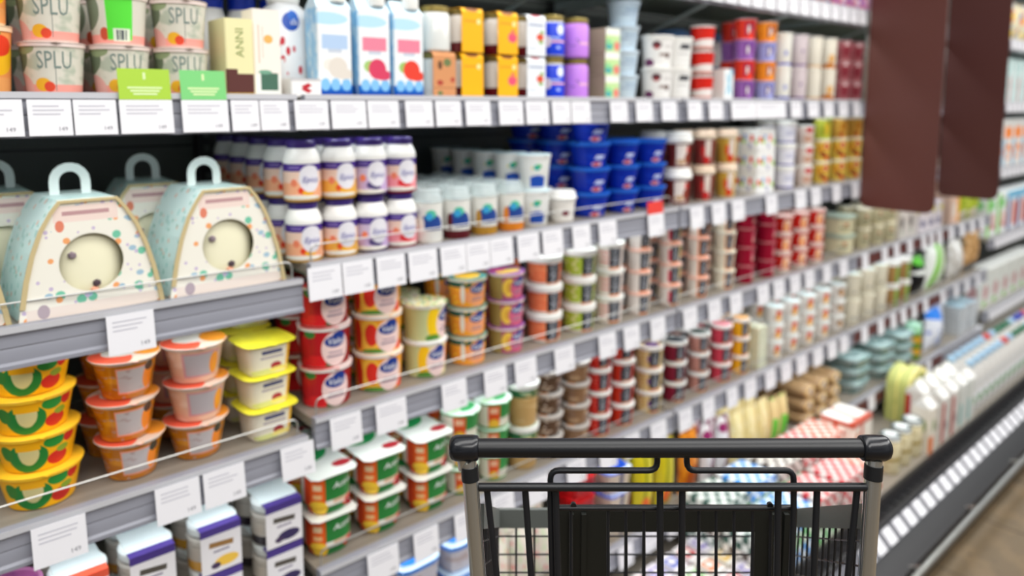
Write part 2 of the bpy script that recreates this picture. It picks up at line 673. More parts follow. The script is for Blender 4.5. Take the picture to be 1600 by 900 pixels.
def tub(kind, desc, rb, rt, h, mt, rim=WHITE, lid='foil', lidm=None, n=2.0, asp=1.0, name='yogurt_cup', cat='yogurt cup', group=None, text=None, base=None, seg=26, lidh=None, tab=True, lidk=1.075):
    lidm = lidm or WHITE

    def make():
        mb = MB()
        bm = base or rim
        mb.lathe([(rb * 0.93, 0), (rb, h * 0.035), (rt, h * 0.93), (rt * 1.045, h * 0.935), (rt * 1.045, h)],
                 [bm, mt, rim, rim], seg, n, asp, 0, h)
        for t in text or ():
            txt, u, v, size, tm = t[:5]
            fc = on_cup(u, v, rb, rt, h, len(t) > 5 and t[5])
            kx = t[6] if len(t) > 6 else 1
            mb.text(txt, size, tm, lambda x, y: fc(x * kx, y))
        o = mb.build(name)
        z = h + 0.0003
        if lid == 'foil':
            lb = MB()
            lb.lathe([(rt * (lidk - 0.02), z), (rt * lidk, z + 0.0006), (rt * (lidk - 0.02), z + 0.0014)], lidm, seg, n, asp)
            if tab:
                lb.prism([(-0.008, -rt * asp * (lidk - 0.05)), (0.0, -rt * asp * (lidk - 0.05) - 0.009), (0.010, -rt * asp * (lidk - 0.07))], z + 0.0002, z + 0.0011, lidm, 'Z')
            lb.build('lid', o)
        elif lid == 'cap':
            lb = MB()
            hh = lidh or 0.008
            lb.lathe([(rt * 1.08, z), (rt * 1.09, z + hh * 0.3), (rt * 1.085, z + hh * 0.85), (rt * 1.03, z + hh), (rt * 0.98, z + hh), (rt * 0.95, z + hh * 0.7)], [rim, rim, rim, rim, rim], seg, n, asp)
            lb.lathe([(rt * 0.95, z + hh * 0.69), (rt * 0.94, z + hh * 0.705)], lidm, seg, n, asp)
            lb.build('lid', o)
        elif lid == 'dome':
            lb = MB()
            hh = lidh or 0.03
            lb.lathe([(rt * 1.12, z), (rt * 1.14, z + hh * 0.15), (rt * 1.05, z + hh * 0.35), (rt * 0.98, z + hh * 0.9), (rt * 0.9, z + hh)], lidm, seg, n, asp)
            lb.build('lid', o)
        return o
    lh = {'foil': 0.0018, 'cap': (lidh or 0.008), 'dome': (lidh or 0.03), None: 0}[lid] + 0.0006
    k = 1.15 if lid == 'dome' else max(1.09, lidk + 0.012)
    KIND[kind] = Kind(make, rt * k, rt * asp * k, h + lh, desc, cat, group or desc)


def bottle(kind, desc, r, prof, mats, cap, capm, name='bottle', cat='bottle', group=None, n=2.0, asp=1.0, text=None, capname='cap', seg=26, vtop=None):
    """prof and cap: [(r, z)] body and cap outlines."""
    h = cap[-1][1] if cap else prof[-1][1]

    def make():
        mb = MB()
        mb.lathe(prof, mats, seg, n, asp, prof[0][1], vtop or prof[-1][1])
        for txt, u, v, size, tm in text or ():
            mb.text(txt, size, tm, on_cup(u, v, r, r, prof[-1][1]))
        o = mb.build(name)
        if cap:
            lb = MB()
            lb.lathe(cap, capm, seg)
            lb.build(capname, o)
        return o
    KIND[kind] = Kind(make, r, r * asp, h + 0.0006, desc, cat, group or desc)


def carton(kind, desc, wx, dy, h, mt, front=None, side=None, top=None, name='carton', cat='carton', group=None, bev=0.002, text=None, flap=None):
    def make():
        mb = MB()
        mb.box(-wx / 2, wx / 2, -dy / 2, dy / 2, 0, h, mt, front, side, top, bev)
        for t in text or ():
            txt, x, z, size, tm = t[:5]
            if len(t) > 5:
                mb.text(txt, size, tm, lambda a, b: (x - b, -dy / 2 - 0.0005, z + a))
            else:
                mb.text(txt, size, tm, lambda a, b: (x + a, -dy / 2 - 0.0005, z + b))
        o = mb.build(name)
        if flap:
            lb = MB()
            lb.box(-wx / 2 * 0.98, wx / 2 * 0.98, -dy / 2 * 0.98, dy / 2 * 0.98, h + 0.0003, h + 0.0018, flap, bev=0.004)
            lb.build('lid', o)
        return o
    KIND[kind] = Kind(make, wx / 2 + 0.001, dy / 2 + 0.001, h + (0.0024 if flap else 0.0006), desc, cat, group or desc)


LVL = {1: [''], 2: ['lower', 'upper'], 3: ['bottom', 'middle', 'top'], 4: ['bottom', 'second', 'third', 'top'], 5: ['bottom', 'second', 'third', 'fourth', 'top'], 6: ['bottom', 'second', 'third', 'fourth', 'fifth', 'top']}
ROW = ['front', 'second-row', 'third-row', 'fourth-row', 'fifth-row', 'sixth-row']
PLACED = []
LABELS = {}


def label(desc, lvl='', row='', where=''):
    parts = [desc]
    if lvl or row:
        parts.append(',')
        if lvl and row:
            parts[-1] = ', %s of %s stack' % (lvl, row)
        elif lvl:
            parts[-1] = ', %s one of its stack' % lvl
        else:
            parts[-1] = ', %s one' % row
    if where:
        parts.append(', ' + where)
    s = ''.join(parts)
    LABELS.setdefault(s, 0)
    LABELS[s] += 1
    return s


def col(kinds, px, shelf, levels=1, rows=1, y0=None, where='', rz=0.0, jit=0.0, rowgap=1.03, z0=None, startrow=0, zmid=None):
    """A stack (or several behind one another): kinds = one kind or a list by level."""
    z = S[shelf] if shelf in S else DECKZ
    if z0 is not None:
        z = z0
    ks = kinds if isinstance(kinds, (list, tuple)) else [kinds] * levels
    levels = len(ks)
    K0 = max((KIND[k] for k in ks), key=lambda q: q.hw)
    yc = (K0.hd + 0.022) if y0 is None else y0
    tot = sum(KIND[k].pitch for k in ks)
    X = x_at(px, yc, z + tot * 0.35)
    for r in range(startrow, rows):
        Y = yc + r * 2 * K0.hd * rowgap
        if Y + K0.hd > 0.505:
            break
        zz = z + 0.0006
        # keep clear of what stands here already
        for (ax, ay, hw, hd, za, zb, tg) in PLACED:
            if abs(ay - Y) < hd + K0.hd - 0.002 and za < zz + tot and zb > zz and abs(ax - X) < hw + K0.hw:
                nx = ax + hw + K0.hw + 0.0005 if ax <= X else ax - hw - K0.hw - 0.0005
                if abs(nx - X) > 0.012:
                    print('SHIFT', ks[0], px, 'row', r, 'by %.3f' % (nx - X), 'from', tg)
                X = nx
        PLACED.append((X, Y, K0.hw, K0.hd, zz, zz + tot, ks[0]))
        for i, k in enumerate(ks):
            K = KIND[k]
            same = [j for j in range(levels) if ks[j] == k]
            lv = LVL[levels][i] if len(same) > 1 else ''
            rw = ROW[r] if rows > 1 else ('' if lv == '' else 'front')
            jx, jy = random.uniform(-jit, jit), random.uniform(-jit, jit)
            K.spawn((X + jx, Y + jy, zz), rz + random.uniform(-0.06, 0.06) * (1 if K.hd == K.hw else 0.3), label(K.desc, lv, rw, where))
            zz += K.pitch
    return X


def each(kind_px, shelf, **kw):
    for k, px in kind_px:
        col(k, px, shelf, **kw)


NTH = ['leftmost column', 'second column', 'third column', 'fourth column', 'fifth column', 'sixth column', 'seventh column', 'eighth column', 'ninth column', 'tenth column', 'eleventh column', 'twelfth column']


def cols(kind, pxs, shelf, levels=1, rows=1, where=None, **kw):
    for i, px in enumerate(pxs):
        col(kind, px, shelf, levels, rows, where=(where or NTH[i]) if len(pxs) > 1 or where else '', **kw)


# ------------------------------------------------------------------ S1, the eye-level shelf
m_mango = mat('mango print', '#f0a060', shapes=[B(0.0, 0.25, '#f4b070'), ('e', 0.55, 0.55, 0.16, 0.28, '#f6c02c'), ('e', 0.58, 0.72, 0.10, 0.16, '#e0452a'), ('e', 0.50, 0.9, 0.1, 0.07, '#5a8a4a'), ('e', 0.45, 0.15, 0.08, 0.06, '#5b3a2a')])
tub('mango', 'tall orange dessert tub printed with a mango at the left edge', 0.038, 0.044, 0.100, m_mango, mat('pale orange rim', '#f2d9b8'), lidm=mat('pale orange rim', '#f2d9b8'))
col(['mango', 'mango'], -36, 'S1', where='')
m_splu = mat('spoon tub print', '#dcd8cb', shapes=[('n', 6, 2.5, 0.52, '#b9bfae'), ('e', 0.24, 0.75, 0.10, 0.32, '#6d7862'), ('e', 0.32, 0.9, 0.07, 0.12, '#93a07c'), B(0.0, 0.2, '#f0a79c'), ('e', 0.26, 0.12, 0.10, 0.30, '#e6b3ac'), B(0.93, 1.0, '#f1b9ad'), ('e', 0.42, 0.2, 0.045, 0.13, '#e8b13a'), ('e', 0.455, 0.16, 0.03, 0.10, '#d8533c'), ('r', 0.492, 0.38, 0.002, 0.3, '#6b7470')])
m_splug = mat('green card on spoon tub', '#dcd8cb', shapes=[('e', 0.26, 0.7, 0.10, 0.4, '#7b846f'), B(0.0, 0.2, '#f0a79c'), ('e', 0.38, 0.22, 0.03, 0.13, '#c4563f'), ('r', 0.475, 0.55, 0.075, 0.45, '#62d84a', 0), ('r', 0.485, 0.2, 0.05, 0.13, '#e4ecd8'), ('r', 0.46, 0.2, 0.006, 0.10, '#4a4f58'), ('r', 0.475, 0.2, 0.003, 0.10, '#4a4f58'), ('r', 0.49, 0.2, 0.008, 0.10, '#4a4f58'), ('r', 0.51, 0.2, 0.004, 0.10, '#4a4f58')])
m_pinkrim = mat('pale pink rim', '#ead9d2', 0.35)
GREENGREY = mat('green grey ink', '#7a8a84', 0.6)
tub('splu', 'beige and pink dessert tub with grey lettering', 0.038, 0.0445, 0.079, m_splu, m_pinkrim, lidm=m_pinkrim, text=[('SPLU', 0.49, 0.66, 0.038, GREENGREY, 0, 0.62)], seg=36)
tub('splug', 'beige dessert tub with a bright green card and bar code', 0.038, 0.0445, 0.079, m_splug, m_pinkrim, lidm=m_pinkrim, seg=36)
col(['splu', 'splu'], 79, 'S1', rows=2, where='left column')
col(['splu', 'splug'], 184, 'S1', where='middle column')
col(['splu', 'splug'], 184, 'S1', rows=2, startrow=1, where='middle column')
col(['splu', 'splu'], 282, 'S1', rows=2, where='right column')

m_anni = mat('cream carton', '#e7e2b4', 0.5)
m_annif = mat('cream carton front', '#ece6b6', 0.5, shapes=[('r', 0.5, 0.14, 0.5, 0.15, '#5a3430'), ('r', 0.2, 0.30, 0.2, 0.05, '#5a3430'), ('r', 0.5, 0.03, 0.5, 0.012, '#caa23a')])
carton('anni', 'narrow cream carton with upright lettering and brown foot', 0.050, 0.085, 0.137, m_anni, m_annif, text=[('ANNI', 0.001, 0.095, 0.021, mat('green ink', '#8d9a5c'), 1)])
col('anni', 362, 'S1', y0=0.065)
m_pc = mat('pale peach carton', '#f5ece2', 0.5)
m_pcf = mat('pale peach carton front', '#f6eee4', 0.5, shapes=[('r', 0.5, 0.12, 0.5, 0.13, '#f4f4ee'), ('r', 0.55, 0.17, 0.32, 0.10, '#4b6d5c'), ('e', 0.55, 0.66, 0.17, 0.05, '#e8b46a'), ('r', 0.2, 0.6, 0.02, 0.22, '#d3b9a6'), ('r', 0.34, 0.62, 0.015, 0.18, '#dcc8b8'), ('e', 0.4, 0.28, 0.25, 0.025, '#79a58e')])
carton('peachbox', 'pale peach carton with a dark green square', 0.052, 0.05, 0.158, m_pc, m_pcf)
col('peachbox', 407, 'S1', y0=0.055)
m_cherry = mat('cherry bottle print', '#f2f2f2', 0.3, shapes=[('d', 22, 7, 0.33, '#c23340'), ('r', 0.5, 0.95, 5, 0.28, '#f2f2f2'), ('r', 0.36, 0.2, 0.06, 0.2, '#f2f2f2'), ('e', 0.475, 0.80, 0.062, 0.10, '#2b53a8'), ('e', 0.49, 0.86, 0.04, 0.06, '#3a6cc0')])
bottle('cherry', 'white drinking yogurt bottle with red cherries and blue oval', 0.045, [(0.04, 0), (0.045, 0.006), (0.045, 0.155), (0.039, 0.173), (0.026, 0.185)], m_cherry, [(0.03, 0.1855), (0.032, 0.19), (0.032, 0.210), (0.028, 0.214)], WHITE, n=3.2, text=[('Valio', 0.475, 0.795, 0.018, WHITEINK)])
col('cherry', 445, 'S1', y0=0.145)
bottle('bluecap', 'white bottle with blue cap behind the cream carton', 0.034, [(0.032, 0), (0.034, 0.006), (0.034, 0.15), (0.026, 0.18)], WHITE, [(0.027, 0.1805), (0.028, 0.184), (0.028, 0.205), (0.024, 0.208)], mat('deep blue cap', '#1c3cae', 0.3))
for i, px in enumerate((330, 354, 378)):
    col('bluecap', px, 'S1', y0=0.27, where=['left', 'middle', 'right'][i] + ' of three')
m_chev = mat('red chevron box', '#f4f2f0', 0.5, shapes=[('r', 0.5, 0.58, 0.16, 0.10, '#b32634', -40), ('r', 0.5, 0.36, 0.16, 0.10, '#b32634', 40), ('r', 0.5, 0.93, 0.5, 0.07, '#c9c6c6')])
carton('chevron', 'small flat white box with a red chevron before cherry bottle', 0.062, 0.05, 0.034, WHITE, m_chev, cat='box', name='flat_box')
col('chevron', 470, 'S1', y0=0.042)


def gable(kind, desc, spot, leafy, tint):
    wx, dy, h = 0.070, 0.066, 0.172
    base = '#f3f5f6'
    fm = mat(kind + ' front', base, 0.4, shapes=[B(0.0, 0.14, '#1f6fc0'), ('e', 0.2, 0.14, 0.14, 0.07, '#8cc3ea'), ('e', 0.5, 0.14, 0.14, 0.07, '#8cc3ea'), ('e', 0.82, 0.14, 0.14, 0.07, '#8cc3ea'), B(0.0, 0.07, '#1550a8'),
             ('e', 0.35, 0.36, 0.2, 0.07, leafy), ('e', 0.58, 0.33, 0.28, 0.12, spot), ('e', 0.75, 0.26, 0.3, 0.06, spot), ('r', 0.5, 0.62, 0.38, 0.08, tint), ('r', 0.5, 0.52, 0.2, 0.02, '#c9d0dc'), ('e', 0.3, 0.88, 0.6, 0.07, '#bfe2f5')])
    sm = mat('light blue carton side', '#9fd0ec', 0.4, shapes=[B(0.0, 0.14, '#1f6fc0'), ('n', 4, 6, 0.5, '#d6ecf7')])

    def make():
        mb = MB()
        mb.box(-wx / 2, wx / 2, -dy / 2, dy / 2, 0, h, WHITE, fm, sm, WHITE, 0.003)
        # slanted top
        a, b = h + 0.0002, h + 0.030
        v = [(-wx / 2, -dy / 2, a), (wx / 2, -dy / 2, a), (wx / 2, dy / 2, a), (-wx / 2, dy / 2, a), (-wx / 2 * 0.9, -0.004, b), (wx / 2 * 0.9, -0.004, b), (wx / 2 * 0.9, 0.006, b), (-wx / 2 * 0.9, 0.006, b)]
        o0 = len(mb.v)
        mb.v += v
        tm = mat('pale blue carton top', '#d8ebf5', 0.4)
        for q in ((0, 1, 5, 4), (1, 2, 6, 5), (2, 3, 7, 6), (3, 0, 4, 7), (4, 5, 6, 7)):
            mb.face([o0 + i for i in q], tm)
        o = mb.build('drink_carton')
        lb = MB()
        lb.lathe([(0.017, h + 0.012), (0.018, h + 0.016), (0.018, h + 0.034), (0.015, h + 0.037)], WHITE, 20, cx=0.012, cy=-dy * 0.27)
        lb.build('cap', o)
        return o
    KIND[kind] = Kind(make, wx / 2 + 0.003, dy / 2, h + 0.04, desc, 'carton', 'light blue drink cartons')


gable('gplain', 'light blue drink carton with plain blue label, first of three', '#e4dcd2', '#efeae2', '#b9cfea')
gable('grasp', 'light blue drink carton with raspberries, middle of three', '#d24a68', '#a9c87a', '#e58ba0')
gable('gstraw', 'light blue drink carton with strawberry, last of three', '#dd4a3a', '#a2c070', '#e58ba0')
for k, px in (('gplain', 512), ('grasp', 575), ('gstraw', 628)):
    col(k, px, 'S1', y0=0.060, rz=-0.10)


def jar(kind, desc, r, h, body, lidm=GOLD, name='jar', group=None, sleeve=None, fill=None):
    def make():
        mb = MB()
        mb.lathe([(r * 0.9, 0), (r, h * 0.04), (r, h * 0.78), (r * 0.9, h * 0.86), (r * 0.86, h * 0.87)], body, 24, v0=0, v1=h * 0.87)
        o = mb.build(name)
        lb = MB()
        lb.lathe([(r * 0.9, h * 0.872), (r * 0.93, h * 0.88), (r * 0.93, h * 0.985), (r * 0.88, h)], lidm, 24)
        lb.build('lid', o)
        if sleeve:
            sm, w2 = sleeve
            sb = MB()
            y = -r - 0.0012
            pts = [(y, 0.002), (y, h * 0.93), (y + 0.006, h + 0.0012), (r * 0.55, h + 0.0014), (r * 0.55, h + 0.0006), (y + 0.006, h + 0.0004), (y + 0.0008, h * 0.93), (y + 0.0008, 0.002)]
            n = len(pts)
            for sgn in (0,):
                o0 = len(sb.v)
                sb.v += [(-w2, p[0], p[1]) for p in pts] + [(w2, p[0], p[1]) for p in pts]
                for i in range(n):
                    j = (i + 1) % n
                    va, vb = pts[i][1] / h, pts[j][1] / h
                    sb.face((o0 + i, o0 + n + i, o0 + n + j, o0 + j), sm, [(0, va), (1, va), (1, vb), (0, vb)])
                sb.face([o0 + i for i in reversed(range(n))], sm)
                sb.face([o0 + n + i for i in range(n)], sm)
            sb.build('card_sleeve', o)
        return o
    KIND[kind] = Kind(make, r * 1.03, r * 1.03 + 0.001, h + 0.0022, desc, 'jar', group or desc)


m_yjar = mat('yogurt jar', '#ddd5cc', 0.15, shapes=[B(0.0, 0.28, '#5a0f16')], coat=0.5)
m_wjar = mat('white yogurt jar', '#dfe0dc', 0.15, coat=0.5)
m_slb = mat('brown sleeve', '#cf9468', 0.6, shapes=[('e', 0.62, 0.78, 0.17, 0.09, '#6d7a50'), ('e', 0.3, 0.72, 0.1, 0.10, '#6b4a34'), ('e', 0.3, 0.33, 0.14, 0.06, '#a8483a'), ('e', 0.85, 0.4, 0.1, 0.06, '#b0503e'), ('r', 0.5, 0.22, 0.5, 0.01, '#9c6a48'), ('e', 0.3, 0.1, 0.12, 0.05, '#6d7a50')])
m_slo = mat('orange sleeve', '#fbb41c', 0.5, shapes=[('r', 0.4, 0.72, 0.3, 0.025, '#d99a28'), ('e', 0.78, 0.72, 0.09, 0.06, '#fbe7a8'), ('e', 0.5, 0.98, 0.3, 0.05, '#8a5428')])
m_slp = mat('orange sleeve with raspberry', '#fbb41c', 0.5, shapes=[('r', 0.4, 0.74, 0.3, 0.025, '#d99a28'), ('e', 0.8, 0.74, 0.09, 0.06, '#fbe7a8'), ('e', 0.72, 0.42, 0.22, 0.12, '#ea5a78'), ('e', 0.75, 0.55, 0.1, 0.07, '#ea7a60'), ('e', 0.5, 0.98, 0.3, 0.05, '#8a5428')])
m_slw = mat('white sleeve with strawberry', '#eef1f4', 0.5, shapes=[('r', 0.5, 0.77, 0.4, 0.03, '#a9b2c6'), ('e', 0.7, 0.48, 0.2, 0.09, '#d4553f'), ('e', 0.75, 0.36, 0.12, 0.05, '#86a857'), ('e', 0.8, 0.6, 0.10, 0.05, '#86a857'), ('r', 0.3, 0.2, 0.2, 0.02, '#ccd2dc'), ('e', 0.5, 0.99, 0.25, 0.03, '#c05060')])
jar('jbrown', 'glass yogurt jar in a brown card sleeve', 0.036, 0.098, m_wjar, sleeve=(m_slb, 0.031))
jar('jplainw', 'white glass yogurt jar with gold lid and no sleeve', 0.036, 0.098, m_wjar)
jar('jorange', 'yogurt jar in a plain orange card sleeve', 0.036, 0.098, m_yjar, sleeve=(m_slo, 0.031))
jar('jrasp', 'yogurt jar in an orange card sleeve with raspberries', 0.036, 0.098, m_yjar, sleeve=(m_slp, 0.031))
jar('jwhite', 'yogurt jar in a white card sleeve with strawberry', 0.036, 0.098, m_yjar, sleeve=(m_slw, 0.031))
m_jblue = mat('blue jar label', '#1c40c8', 0.3, shapes=[B(0.0, 0.05, '#cfcfcf'), B(0.94, 1.0, '#cfcfcf'), ('r', 0.45, 0.42, 0.14, 0.03, '#e8b3b8'), ('e', 0.33, 0.42, 0.05, 0.16, '#d4c8d8'), ('e', 0.5, 0.75, 0.05, 0.14, '#e8eef6'), ('r', 0.43, 0.52, 0.07, 0.03, '#9ab0e0'), ('e', 0.47, 0.25, 0.03, 0.05, '#a8b8ec')])
m_jpur = mat('purple jar label', '#c58ae0', 0.3, shapes=[B(0.0, 0.05, '#cfcfcf'), B(0.94, 1.0, '#cfcfcf'), ('d', 26, 12, 0.34, '#4d4a86'), ('r', 0.5, 0.85, 5, 0.3, '#c58ae0'), ('r', 0.5, 0.13, 5, 0.2, '#c58ae0'), ('r', 0.55, 0.5, 0.12, 0.3, '#c58ae0'), ('r', 0.5, 0.42, 0.08, 0.035, '#e6b8d0')])
jar('jblue', 'blue labelled dessert jar with gold lid', 0.034, 0.102, m_jblue)
jar('jpurple', 'lilac labelled blueberry jar with gold lid', 0.034, 0.102, m_jpur)
col(['jbrown', 'jplainw'], 679, 'S1')
col('jorange', 723, 'S1', 2)
col('jrasp', 778, 'S1', 2)
col('jwhite', 822, 'S1', 2)
col('jblue', 861, 'S1', 2)
col('jpurple', 899, 'S1', 2)
m_gw = mat('green and white pack', '#eef3e2', 0.5)
m_gwf = mat('green and white pack front', '#c8dfa4', 0.5, shapes=[('r', 0.5, 0.85, 0.5, 0.15, '#f3f5ec'), ('e', 0.25, 0.3, 0.3, 0.25, '#8fcf98'), ('e', 0.2, 0.2, 0.2, 0.1, '#4da3a8'), ('e', 0.75, 0.25, 0.2, 0.2, '#e0877a'), ('e', 0.5, 0.5, 0.25, 0.1, '#bfe0a0')])
carton('greenpack', 'small green and white twin dessert pack', 0.060, 0.06, 0.062, m_gw, m_gwf, mat('tan pack side', '#a89c86', 0.5), m_gw, name='dessert_pack', cat='dessert pack')
col('greenpack', 944, 'S1', 3)
m_pbl = mat('pale blue tub print', '#cbdbe6', 0.4, shapes=[B(0.9, 1.0, '#dfe9f0'), ('r', 0.47, 0.68, 0.08, 0.05, '#9fb4c8'), ('r', 0.45, 0.5, 0.11, 0.05, '#aebfd0'), ('r', 0.5, 0.3, 0.05, 0.03, '#b4c4d4')])
tub('paleblue', 'pale blue grey cheese tub with faint lettering', 0.038, 0.046, 0.064, m_pbl, mat('pale blue rim', '#d4e2ec'), lid='cap', lidm=mat('pale blue rim', '#d4e2ec'), lidh=0.005, name='cheese_tub', cat='tub')
col('paleblue', 972, 'S1', 4, 1, y0=0.12)
m_wt = mat('white tub print', '#eeece9', 0.4, shapes=[('e', 0.36, 0.75, 0.05, 0.12, '#54343a'), ('e', 0.36, 0.66, 0.03, 0.06, '#a03a3a'), ('r', 0.44, 0.42, 0.05, 0.05, '#9a8a84', 12), ('e', 0.49, 0.40, 0.03, 0.1, '#5a4038'), ('r', 0.5, 0.7, 0.06, 0.07, '#d6d3d0'), ('e', 0.27, 0.15, 0.06, 0.14, '#6a3a5e')])
m_wt2 = mat('white tub print with dark lettering', '#efeeeb', 0.4, shapes=[('r', 0.45, 0.74, 0.07, 0.09, '#45454a', 8), ('r', 0.43, 0.5, 0.07, 0.03, '#c9c7c6'), B(0.0, 0.10, '#dcd9d6')])
tub('wtub', 'white cream tub with small dark shield', 0.040, 0.046, 0.086, m_wt, name='cream_tub', cat='tub', lid='cap', lidh=0.006)
tub('wtub2', 'white cream tub with black slanted lettering', 0.036, 0.042, 0.086, m_wt2, name='cream_tub', cat='tub', lid='cap', lidh=0.006)
col('wtub', 1022, 'S1', 2)
col('wtub2', 1058, 'S1', 2)
m_rw = mat('red over white print', '#efe6e2', 0.4, shapes=[B(0.40, 1.0, '#c8281c'), ('e', 0.47, 0.36, 0.2, 0.1, '#efe6e2'), B(0.0, 0.14, '#c98070')])
tub('redwhite', 'red and white pudding cup', 0.032, 0.038, 0.074, m_rw, lidm=mat('dark red foil', '#5a2422'), name='pudding_cup', cat='pudding cup')
col('redwhite', 1096, 'S1', 3)
tub('bluelid', 'white tub with blue lid behind the pudding cups', 0.045, 0.052, 0.098, WHITE, mat('blue lid', '#4e79a8'), lid='cap', lidm=mat('blue lid', '#4e79a8'), lidh=0.02, base=WHITE, name='cream_tub', cat='tub')
for i, px in enumerate((1046, 1078, 1106)):
    col('bluelid', px, 'S1', 2, y0=0.28, where=['left', 'middle', 'right'][i] + ' column')
m_wc = mat('white carton with blue strokes', '#eef1f2', 0.5, shapes=[('r', 0.5, 0.5, 0.07, 0.4, '#79bcd2', 35), ('r', 0.55, 0.5, 0.07, 0.4, '#79bcd2', -35), ('r', 0.85, 0.93, 0.2, 0.1, '#7fb0c8')])
carton('bluestroke', 'small white carton with crossing blue strokes', 0.055, 0.045, 0.098, WHITE, m_wc, WHITE)
col('bluestroke', 1129, 'S1', y0=0.05)


def pot(kind, colr, dark, word):
    mt = mat(kind + ' print', colr, 0.35, shapes=[('n', 5, 2, 0.55, dark), ('r', 0.44, 0.5, 0.012, 0.3, '#5b1f5e', 14), ('r', 0.465, 0.5, 0.012, 0.3, '#5b1f5e', -14), ('e', 0.40, 0.5, 0.018, 0.22, '#f4efe9'), ('r', 0.36, 0.5, 0.01, 0.3, '#5b1f5e')])
    tub(kind, word + ' dessert pot with dark purple letters', 0.031, 0.036, 0.064, mt, mat(kind + ' rim', colr), lidm=mat('clear lid foil', '#e8d8dc', 0.2), name='dessert_pot', cat='dessert pot')


pot('potred', '#d8402e', '#c22c34', 'red')
pot('potpurple', '#9a6ab0', '#7c4f9c', 'purple')
pot('potorange', '#ef9a34', '#e2802c', 'orange')
pot('potlav', '#a9aede', '#8d94cc', 'lavender')
col(['potpurple', 'potred', 'potpurple', 'potred'], 1162, 'S1', where='front column')
col(['potlav', 'potorange', 'potlav', 'potorange'], 1195, 'S1', where='front column')
col(['potpurple', 'potred', 'potpurple', 'potred'], 1141, 'S1', y0=0.145, where='column behind the white carton')


def cup2(kind, desc, colr, band, extra=()):
    mt = mat(kind + ' print', colr, 0.35, shapes=[B(0.04, 0.11, band)] + list(extra))
    tub(kind, desc, 0.029, 0.032, 0.116, mt, mat(kind + ' rim', colr), lidm=WHITE, name='tall_cup', cat='yogurt cup')


cup2('cupblue', 'tall white yogurt cup with thin blue band', '#f1efe6', '#4a52b8', [('e', 0.40, 0.4, 0.03, 0.08, '#8a90cc')])
cup2('cuppink', 'tall dusty pink yogurt cup with purple band', '#dccfd2', '#7a5c8c', [('e', 0.40, 0.5, 0.02, 0.06, '#7a5c8c')])
cup2('cupcream', 'tall cream yogurt cup with tan band', '#f0eadb', '#d8b48a')
cup2('cuporange', 'tall white yogurt cup with orange splash', '#f2ebdc', '#d98a4a', [('e', 0.40, 0.35, 0.07, 0.14, '#e8b878'), ('e', 0.36, 0.1, 0.12, 0.12, '#c9803c')])
for k, px in (('cupblue', 1221), ('cuppink', 1246), ('cupcream', 1269), ('cuporange', 1292)):
    col(k, px, 'S1', 2)
m_rp = mat('dusky rose cup', '#a8646a', 0.35, shapes=[('e', 0.4, 0.5, 0.09, 0.3, '#8a3a44'), ('e', 0.4, 0.85, 0.04, 0.1, '#e2c8c8')])
tub('rose', 'round dusky rose dessert cup', 0.030, 0.034, 0.076, m_rp, mat('rose rim', '#b88a8c'), lidm=mat('rose rim', '#b88a8c'), name='dessert_cup', cat='dessert cup')
cols('rose', (1314, 1333), 'S1', 3)

# ------------------------------------------------------------------ S2, the second shelf


def drinkyog(kind, word, low, fruit, sweep):
    mt = mat(kind + ' print', '#f0d2c0' if word != 'lilac' else '#d3c4dc', 0.3, shapes=[('r', 0.5, 0.2, 5, 0.3, low), B(0.0, 0.09, sweep), ('e', 0.40, 0.12, 0.2, 0.06, '#f3efe6'), ('e', 0.44, 0.30, 0.045, 0.10, fruit), ('e', 0.48, 0.24, 0.05, 0.07, '#eab03c' if word in ('peach', 'mango') else fruit),
             ('e', 0.50, 0.60, 0.095, 0.34, '#eceaf0'), B(0.80, 1.0, '#4a2f86'), ('e', 0.5, 0.72, 0.09, 0.24, '#eceaf0'), ('r', 0.36, 0.9, 0.05, 0.03, '#8676b4'), ('e', 0.36, 0.5, 0.03, 0.10, '#e8896a')])
    r = 0.0365
    bottle(kind, word + ' drinking yogurt bottle with purple band and violet cap', r,
           [(r * 0.93, 0), (r, 0.006), (r, 0.012), (r * 0.985, 0.074), (r, 0.077), (r * 0.97, 0.085), (r * 0.85, 0.096), (r * 0.74, 0.1035)], [mt, mt, mt, WHITE, WHITE, WHITE, WHITE],
           [(r * 0.76, 0.1038), (r * 0.78, 0.106), (r * 0.78, 0.116), (r * 0.72, 0.1185)], mat('violet cap', '#3c2a70', 0.35), group='stacked drinking yogurt bottles', vtop=0.0745, text=[('Epica', 0.5, 0.42, 0.016, mat('violet ink', '#5c5aa0'))])


drinkyog('dypeach', 'peach', '#eeb08c', '#d8452c', '#c59a4a')
drinkyog('dymango', 'mango', '#e9b458', '#dd5c34', '#c79a34')
drinkyog('dylilac', 'lilac', '#c9b2d8', '#5a4f7a', '#45305e')
drinkyog('dypink', 'pink', '#ee9aa0', '#d23a40', '#8a1c34')
for k, px in (('dypeach', 474), ('dymango', 530), ('dylilac', 577), ('dypink', 624)):
    col(k, px, 'S2', 2, 5 if k == 'dypeach' else 2, rowgap=1.27 if k == 'dypeach' else 1.03)


